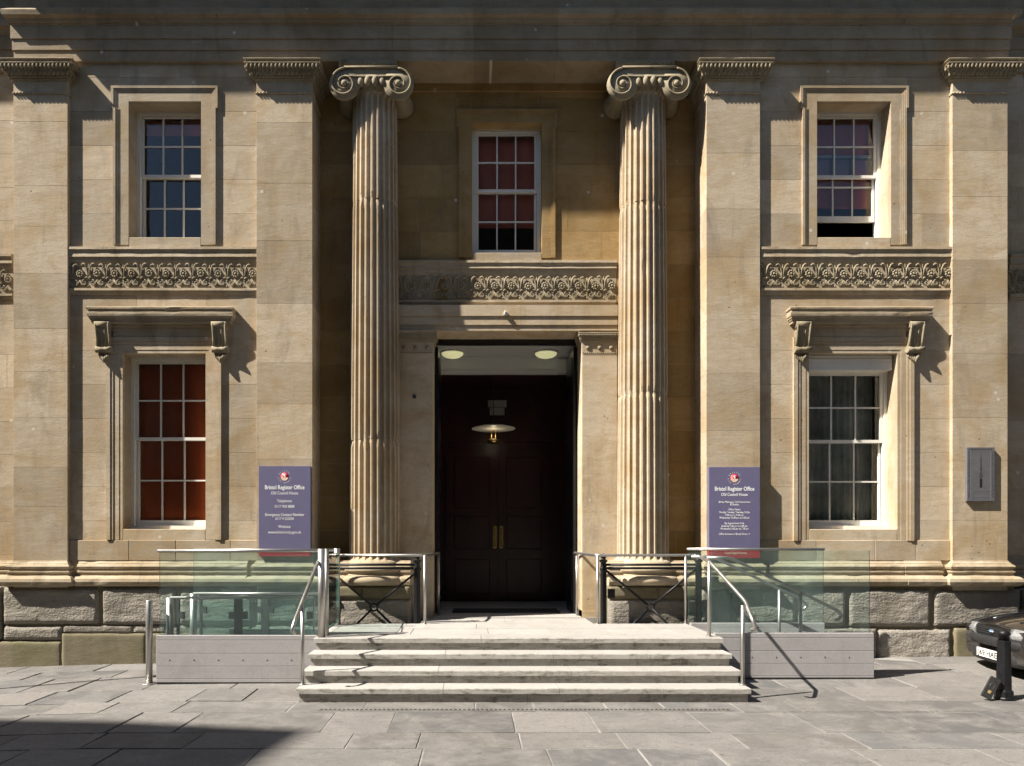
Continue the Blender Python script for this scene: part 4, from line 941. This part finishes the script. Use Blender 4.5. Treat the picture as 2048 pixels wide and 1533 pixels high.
# small fittings on the stone
o = thing('wall_stub', 'short dark pipe stub left in the shaded door jamb', 'pipe')
y = YR-.06; MB().lathe((X(829, y), y, Z(794, y)), [(.03, 0), (.03, -.03), (.02, -.032), (.018, -.01), (.001, -.01)], 12, axis='Y').build('pipe', M['darksteel'], o)
o = thing('wall_clip', 'tiny pale clip fixed to the stone beam over the doorway', 'clip')
y = YR-.10; MB().box(X(1007, y), X(1014, y), y-.03, y+.002, Z(631, y), Z(625, y)).tube([(X(1010, y), y-.03, Z(630, y)), (X(1010, y), y-.04, Z(623, y))], .006, 6).build('clip', M['white'], o)

# ------------------------------------------------------------------ posts and bollard
x, y = -4.06, 8.98-D0; z = gz(x, y)
o = thing('steel_post', 'plain round steel post standing beside the lift enclosure', 'post', None, (x, y, z))
MB().lathe((0, 0, 0), [(.041, .012), (.041, 1.045), (.036, 1.052), (.001, 1.053)], 24).build('shaft', M['steel'], o)
MB().lathe((0, 0, 0), [(.09, -.005), (.09, .008), (.085, .012), (.042, .013)], 24).build('flange', M['steel'], o)
x, y = 5.99, 8.06-D0; z = gz(x, y)
o = thing('bollard', 'black cast iron bollard with domed cap on the paving before the car', 'bollard', None, (x, y, z))
MB().lathe((0, 0, 0), [(.098, -.01), (.098, .02), (.092, .03), (.09, .095), (.078, .105), (.074, .115)], 12, smooth=False).build('base', M['iron'], o)
MB().lathe((0, 0, 0), [(.074, .115), (.064, .64), (.068, .645), (.068, .66), (.054, .665)], 12, smooth=False).build('shaft', M['iron'], o)
MB().lathe((0, 0, 0), [(.054, .665), (.052, .72), (.062, .725), (.064, .745), (.055, .765), (.03, .782), (.001, .787)], 20).build('cap', M['iron'], o)
o = thing('leaning_slab', 'small black rubber slab propped against the bollard', 'slab', None, (x-.235, y-.03, z))
q = MB().tbox(-.05, .05, -.018, .018, 0, .25, .006).build('slab', M['rubber'], o); q.rotation_euler = (math.radians(-5), math.radians(27), math.radians(-14)); q.location = (-.01, -.02, .028)
q2 = MB().box(-.016, .016, -.0195, -.017, .06, .095).build('yellow_patch', M['yellow'], q)
q2 = MB().tube([(-.015, -.018, .12), (-.025, -.018, .16), (0, -.018, .19), (.025, -.018, .16), (.015, -.018, .12)], .004, 6).build('moulded_loop', M['darksteel'], q)

# ------------------------------------------------------------------ parked car (nose to the left)
car = thing('parked_car', 'black hatchback parked nose forward beside the wall behind the bollard', 'car')
def sect(s, w, zb, zt, crown=.03, sh=.10):
    return [(s, -w*.9, zb), (s, -w, zb+.08), (s, -w*1.0, zt-sh-.1), (s, -w*.985, zt-sh), (s, -w*.93, zt-.02), (s, -w*.6, zt+crown*.6), (s, 0, zt+crown), (s, w*.6, zt+crown*.6), (s, w*.93, zt-.02), (s, w*.985, zt-sh), (s, w, zt-sh-.1), (s, w, zb+.08), (s, w*.9, zb)]
def loft(secs, mat, name, par=car, smooth=True):
    n = len(secs[0]); v = [p for s in secs for p in s]; f = [(i*n+k, i*n+(k+1) % n, (i+1)*n+(k+1) % n, (i+1)*n+k) for i in range(len(secs)-1) for k in range(n)]
    m = MB(); m.add(v, f, 0, smooth); m.add(v, [tuple(range(n))[::-1], tuple(range((len(secs)-1)*n, len(secs)*n))], 0, False); return m.build(name, M[mat], par)
loft([sect(.10, .70, .25, .655, .02, .06), sect(.16, .76, .24, .69, .03, .07), sect(.35, .80, .22, .745, .035), sect(.7, .83, .2, .80, .035), sect(1.15, .84, .2, .87, .03), sect(1.5, .845, .2, .92, .01), sect(2.6, .845, .2, .93, .01), sect(3.5, .83, .2, .93, .01), sect(3.95, .80, .24, .90, .01), sect(4.05, .74, .3, .84, .0)], 'carpaint', 'body'); bd = car.children[-1] if car.children else None
gh = loft([sect(1.12, .70, .8, .90, .0, .03), sect(1.75, .66, .8, 1.33, .02, .06), sect(2.3, .64, .8, 1.385, .02, .06), sect(3.0, .63, .8, 1.36, .02, .06), sect(3.7, .66, .8, 1.0, .02, .05), sect(3.9, .68, .8, .90, .0, .03)], 'carglass', 'cabin_glass')
loft([[(1.72, a*.62, 1.325+.02*(1-abs(a))) for a in (-1, -.5, 0, .5, 1)]+[(1.72, a*.62, 1.30) for a in (1, 0, -1)], [(2.3, a*.63, 1.39+.02*(1-abs(a))) for a in (-1, -.5, 0, .5, 1)]+[(2.3, a*.63, 1.34) for a in (1, 0, -1)], [(3.1, a*.62, 1.36+.02*(1-abs(a))) for a in (-1, -.5, 0, .5, 1)]+[(3.1, a*.62, 1.31) for a in (1, 0, -1)]], 'carpaint', 'roof')
def bump_strip(z0, z1, out, mat, name, half=.845, n=16, ret=.45, par=car):
    pts = []
    for i in range(n+1):
        u = -1+2*i/n; pts.append((.07+.17*abs(u)**3.2-out, u*half*.93))
    pts = [(ret+.1, -half-.0)]+[(.36, -half-.004)]+pts+[(.36, half+.004)]+[(ret+.1, half)]
    m = MB(); v = []
    for (s, y) in pts: v += [(s, y, z0), (s-.012, y*1.01, (z0+z1)/2), (s, y, z1), (s+.12, y*.9, z1), (s+.12, y*.9, z0)]
    m.add(v, [(i*5+k, i*5+(k+1) % 5, (i+1)*5+(k+1) % 5, (i+1)*5+k) for i in range(len(pts)-1) for k in range(5)], 0, True)
    return m.build(name, M[mat], par)
bump_strip(.42, .535, .03, 'bumper', 'bumper'); bump_strip(.20, .345, .0, 'bumper', 'lower_valance'); bump_strip(.34, .425, -.025, 'void', 'air_intake', half=.82)
gr = MB().box(.085, .16, -.42, .42, .545, .655).build('grille', M['void'], car)
for z in (.57, .60, .63): MB().box(.078, .09, -.41, .41, z-.005, z+.005).build('grille_slat', M['bumper'], gr)
e = MB(); e.lathe((0, 0, 0), [(.001, -.006), (.05, -.005), (.056, .0), (.05, .004)], 20, axis='Y'); em = e.build('badge', M['chrome'], car); em.rotation_euler = (0, 0, math.radians(-90)); em.scale = (1, 1, .5); em.location = (.072, 0, .603)
e2 = MB(); e2.lathe((0, 0, 0), [(.001, -.008), (.046, -.0065), (.047, 0)], 20, axis='Y'); e2 = e2.build('badge_face', M['emblem'], em)
text('Ford', .045, (0, -.009, -.014), M['signwhite'], em, 'badge_lettering')
for s in (-1, 1):
    hd = MB(); nn = 6; v = []
    for i in range(nn+1):
        u = i/nn; yy = s*(.40+.38*u); xx = .075+.02*u+.12*u**3; v += [(xx, yy, .535+.01*u), (xx-.016, yy, .60), (xx+.025, yy, .682-.012*u), (xx+.15, yy*.98, .69-.01*u), (xx+.15, yy*.98, .54)]
    hd.add(v, [(i*5+k, i*5+(k+1) % 5, (i+1)*5+(k+1) % 5, (i+1)*5+k) for i in range(nn) for k in range(5)], 0, True); hd.add(v, [(0, 1, 2, 3, 4), tuple(nn*5+k for k in range(5))], 0)
    L = hd.build('headlight', M['headlamp'], car)
    MB().box(.14, .20, min(s*.45, s*.72), max(s*.45, s*.72), .555, .65).build('reflector', M['chrome'], L)
np_ = MB().box(.022, .03, -.26, .26, .255, .365).build('number_plate', M['plate'], car)
text('J69 HAE', .105, (.0195, 0, .274), M['blacktext'], np_, 'plate_lettering', (math.radians(90), 0, math.radians(-90)), bold=.0008, width=.45)
for sx in (.78, 3.25):
    for s in (-1, 1):
        wl = MB().lathe((sx, s*.76, .29), [(.2, -.08), (.285, -.085), (.29, -.05), (.29, .05), (.285, .085), (.2, .08)], 28, axis='Y').build('wheel', M['tyre'], car)
        MB().lathe((sx, s*.76, .29), [(.001, -.06), (.19, -.06), (.2, -.075), (.2, .075), (.19, .06), (.001, .06)], 20, axis='Y').build('rim', M['chrome'], wl)
MB().tube([(.175, -.74, .672), (.13, -.45, .684), (.115, 0, .69), (.13, .45, .684), (.175, .74, .672)], .006, 6).build('bonnet_gap', M['void'], car)
for s in (-1, 1):
    MB().tube([(.19, s*.745, .676), (.5, s*.765, .765), (1.1, s*.78, .86)], .005, 6).build('bonnet_gap', M['void'], car)
    MB().tube([(.25, s*.3, .748), (.6, s*.38, .815), (1.1, s*.44, .897)], .012, 6).build('bonnet_crease', M['carpaint'], car)
for s in (-1, 1): MB().ball((1.45, s*.93, .98), .05, .09, .06, 10, 6).build('door_mirror', M['bumper'], car)
CARX, CARY = 6.76, 9.42-D0
car.location = (CARX, CARY, .0); car.rotation_euler = (0, 0, math.radians(-9))

# ------------------------------------------------------------------ the other side of the street (behind the camera: shade and reflections)
def block(name, lab, w, d, h, rows_, cols, loc, rz):
    o = thing(name, lab, 'building', None, loc); o.rotation_euler = (0, 0, rz)
    MB().box(0, w, -d, 0, -.3, h).build('wall', M['red_street'], o)
    MB().box(-.25, w+.25, -d-.25, .25, h, h+.45).build('cornice', M['red_street'], o)
    for i in range(cols):
        for j in range(rows_):
            cx = w*(i+.5)/cols; z = 1.0+j*(h-1)/rows_
            f = MB().box(cx-.62, cx+.62, -.02, .05, z, z+2.0).build('window', M['red_street'], o); MB().box(cx-.52, cx+.52, .05, .06, z+.1, z+1.9).build('pane', M['glassedge'], f)
    return o
a10 = math.radians(-9.9)
u = Vector((math.cos(a10), math.sin(a10), 0)); c0 = Vector((-1.565, -4.115, 0))-Vector((2.9, 1, 0))/3.25*20-u*26.25
block('corner_building', 'tall brown stone corner building across the street, casting shade on the paving', 26, 14, 19.55, 5, 9, c0, a10)
block('terrace_building', 'low brown stone terrace across the street, next to the corner building', 14.4, 12, 10.3, 3, 5, Vector((-17, -11.4, 0)), 0)
block('tall_house', 'tall narrow brown stone house across the street facing the doorway', 6.0, 12, 16, 4, 3, Vector((-2.3, -11.45, 0)), 0)
block('terrace_building', 'low brown stone terrace across the street facing the parked car', 27, 12, 10.3, 3, 9, Vector((4.0, -11.4, 0)), 0)
# lamp post whose thin shadow crosses the paving
lx, ly = -9.0, -2.75
o = thing('lamp_post', 'slim black lamp post with a lantern standing on the pavement beyond the steel post', 'lamp post', None, (lx, ly, gz(lx, ly)))
MB().lathe((0, 0, 0), [(.12, -.05), (.12, .25), (.07, .32), (.035, .5), (.028, 5.4), (.05, 5.42), (.05, 5.46)], 14).build('pole', M['iron'], o)
ln = MB().lathe((0, 0, 5.46), [(.08, 0), (.16, .4), (.17, .41), (.03, .56), (.02, .62), (.001, .63)], 6, smooth=False).build('lantern', M['iron'], o)

for o in COL.objects:
    g = {'office_sign': 'violet office signs on the pilasters', 'iron_railing': 'iron railings before the columns', 'landing_handrail': 'steel handrails around the landing', 'side_handrail': 'steel handrails of the side steps', 'terrace_building': 'terraces across the street'}.get(o.name.split('.')[0])
    if g and o.parent is None: o['group'] = g
# ------------------------------------------------------------------ put every thing's origin at its base
bpy.context.view_layer.update()
for o in list(COL.objects):
    if o.type == 'EMPTY' and o.parent is None and o.location.length < 1e-6 and o.children:
        mn = Vector((1e9,)*3); mx = -mn
        for c in o.children_recursive:
            if c.type != 'MESH': continue
            for k in c.bound_box:
                p = c.matrix_world @ Vector(k); mn = Vector(map(min, mn, p)); mx = Vector(map(max, mx, p))
        b = Vector(((mn.x+mx.x)/2, (mn.y+mx.y)/2, mn.z)); o.location = b
        for c in o.children: c.location -= b
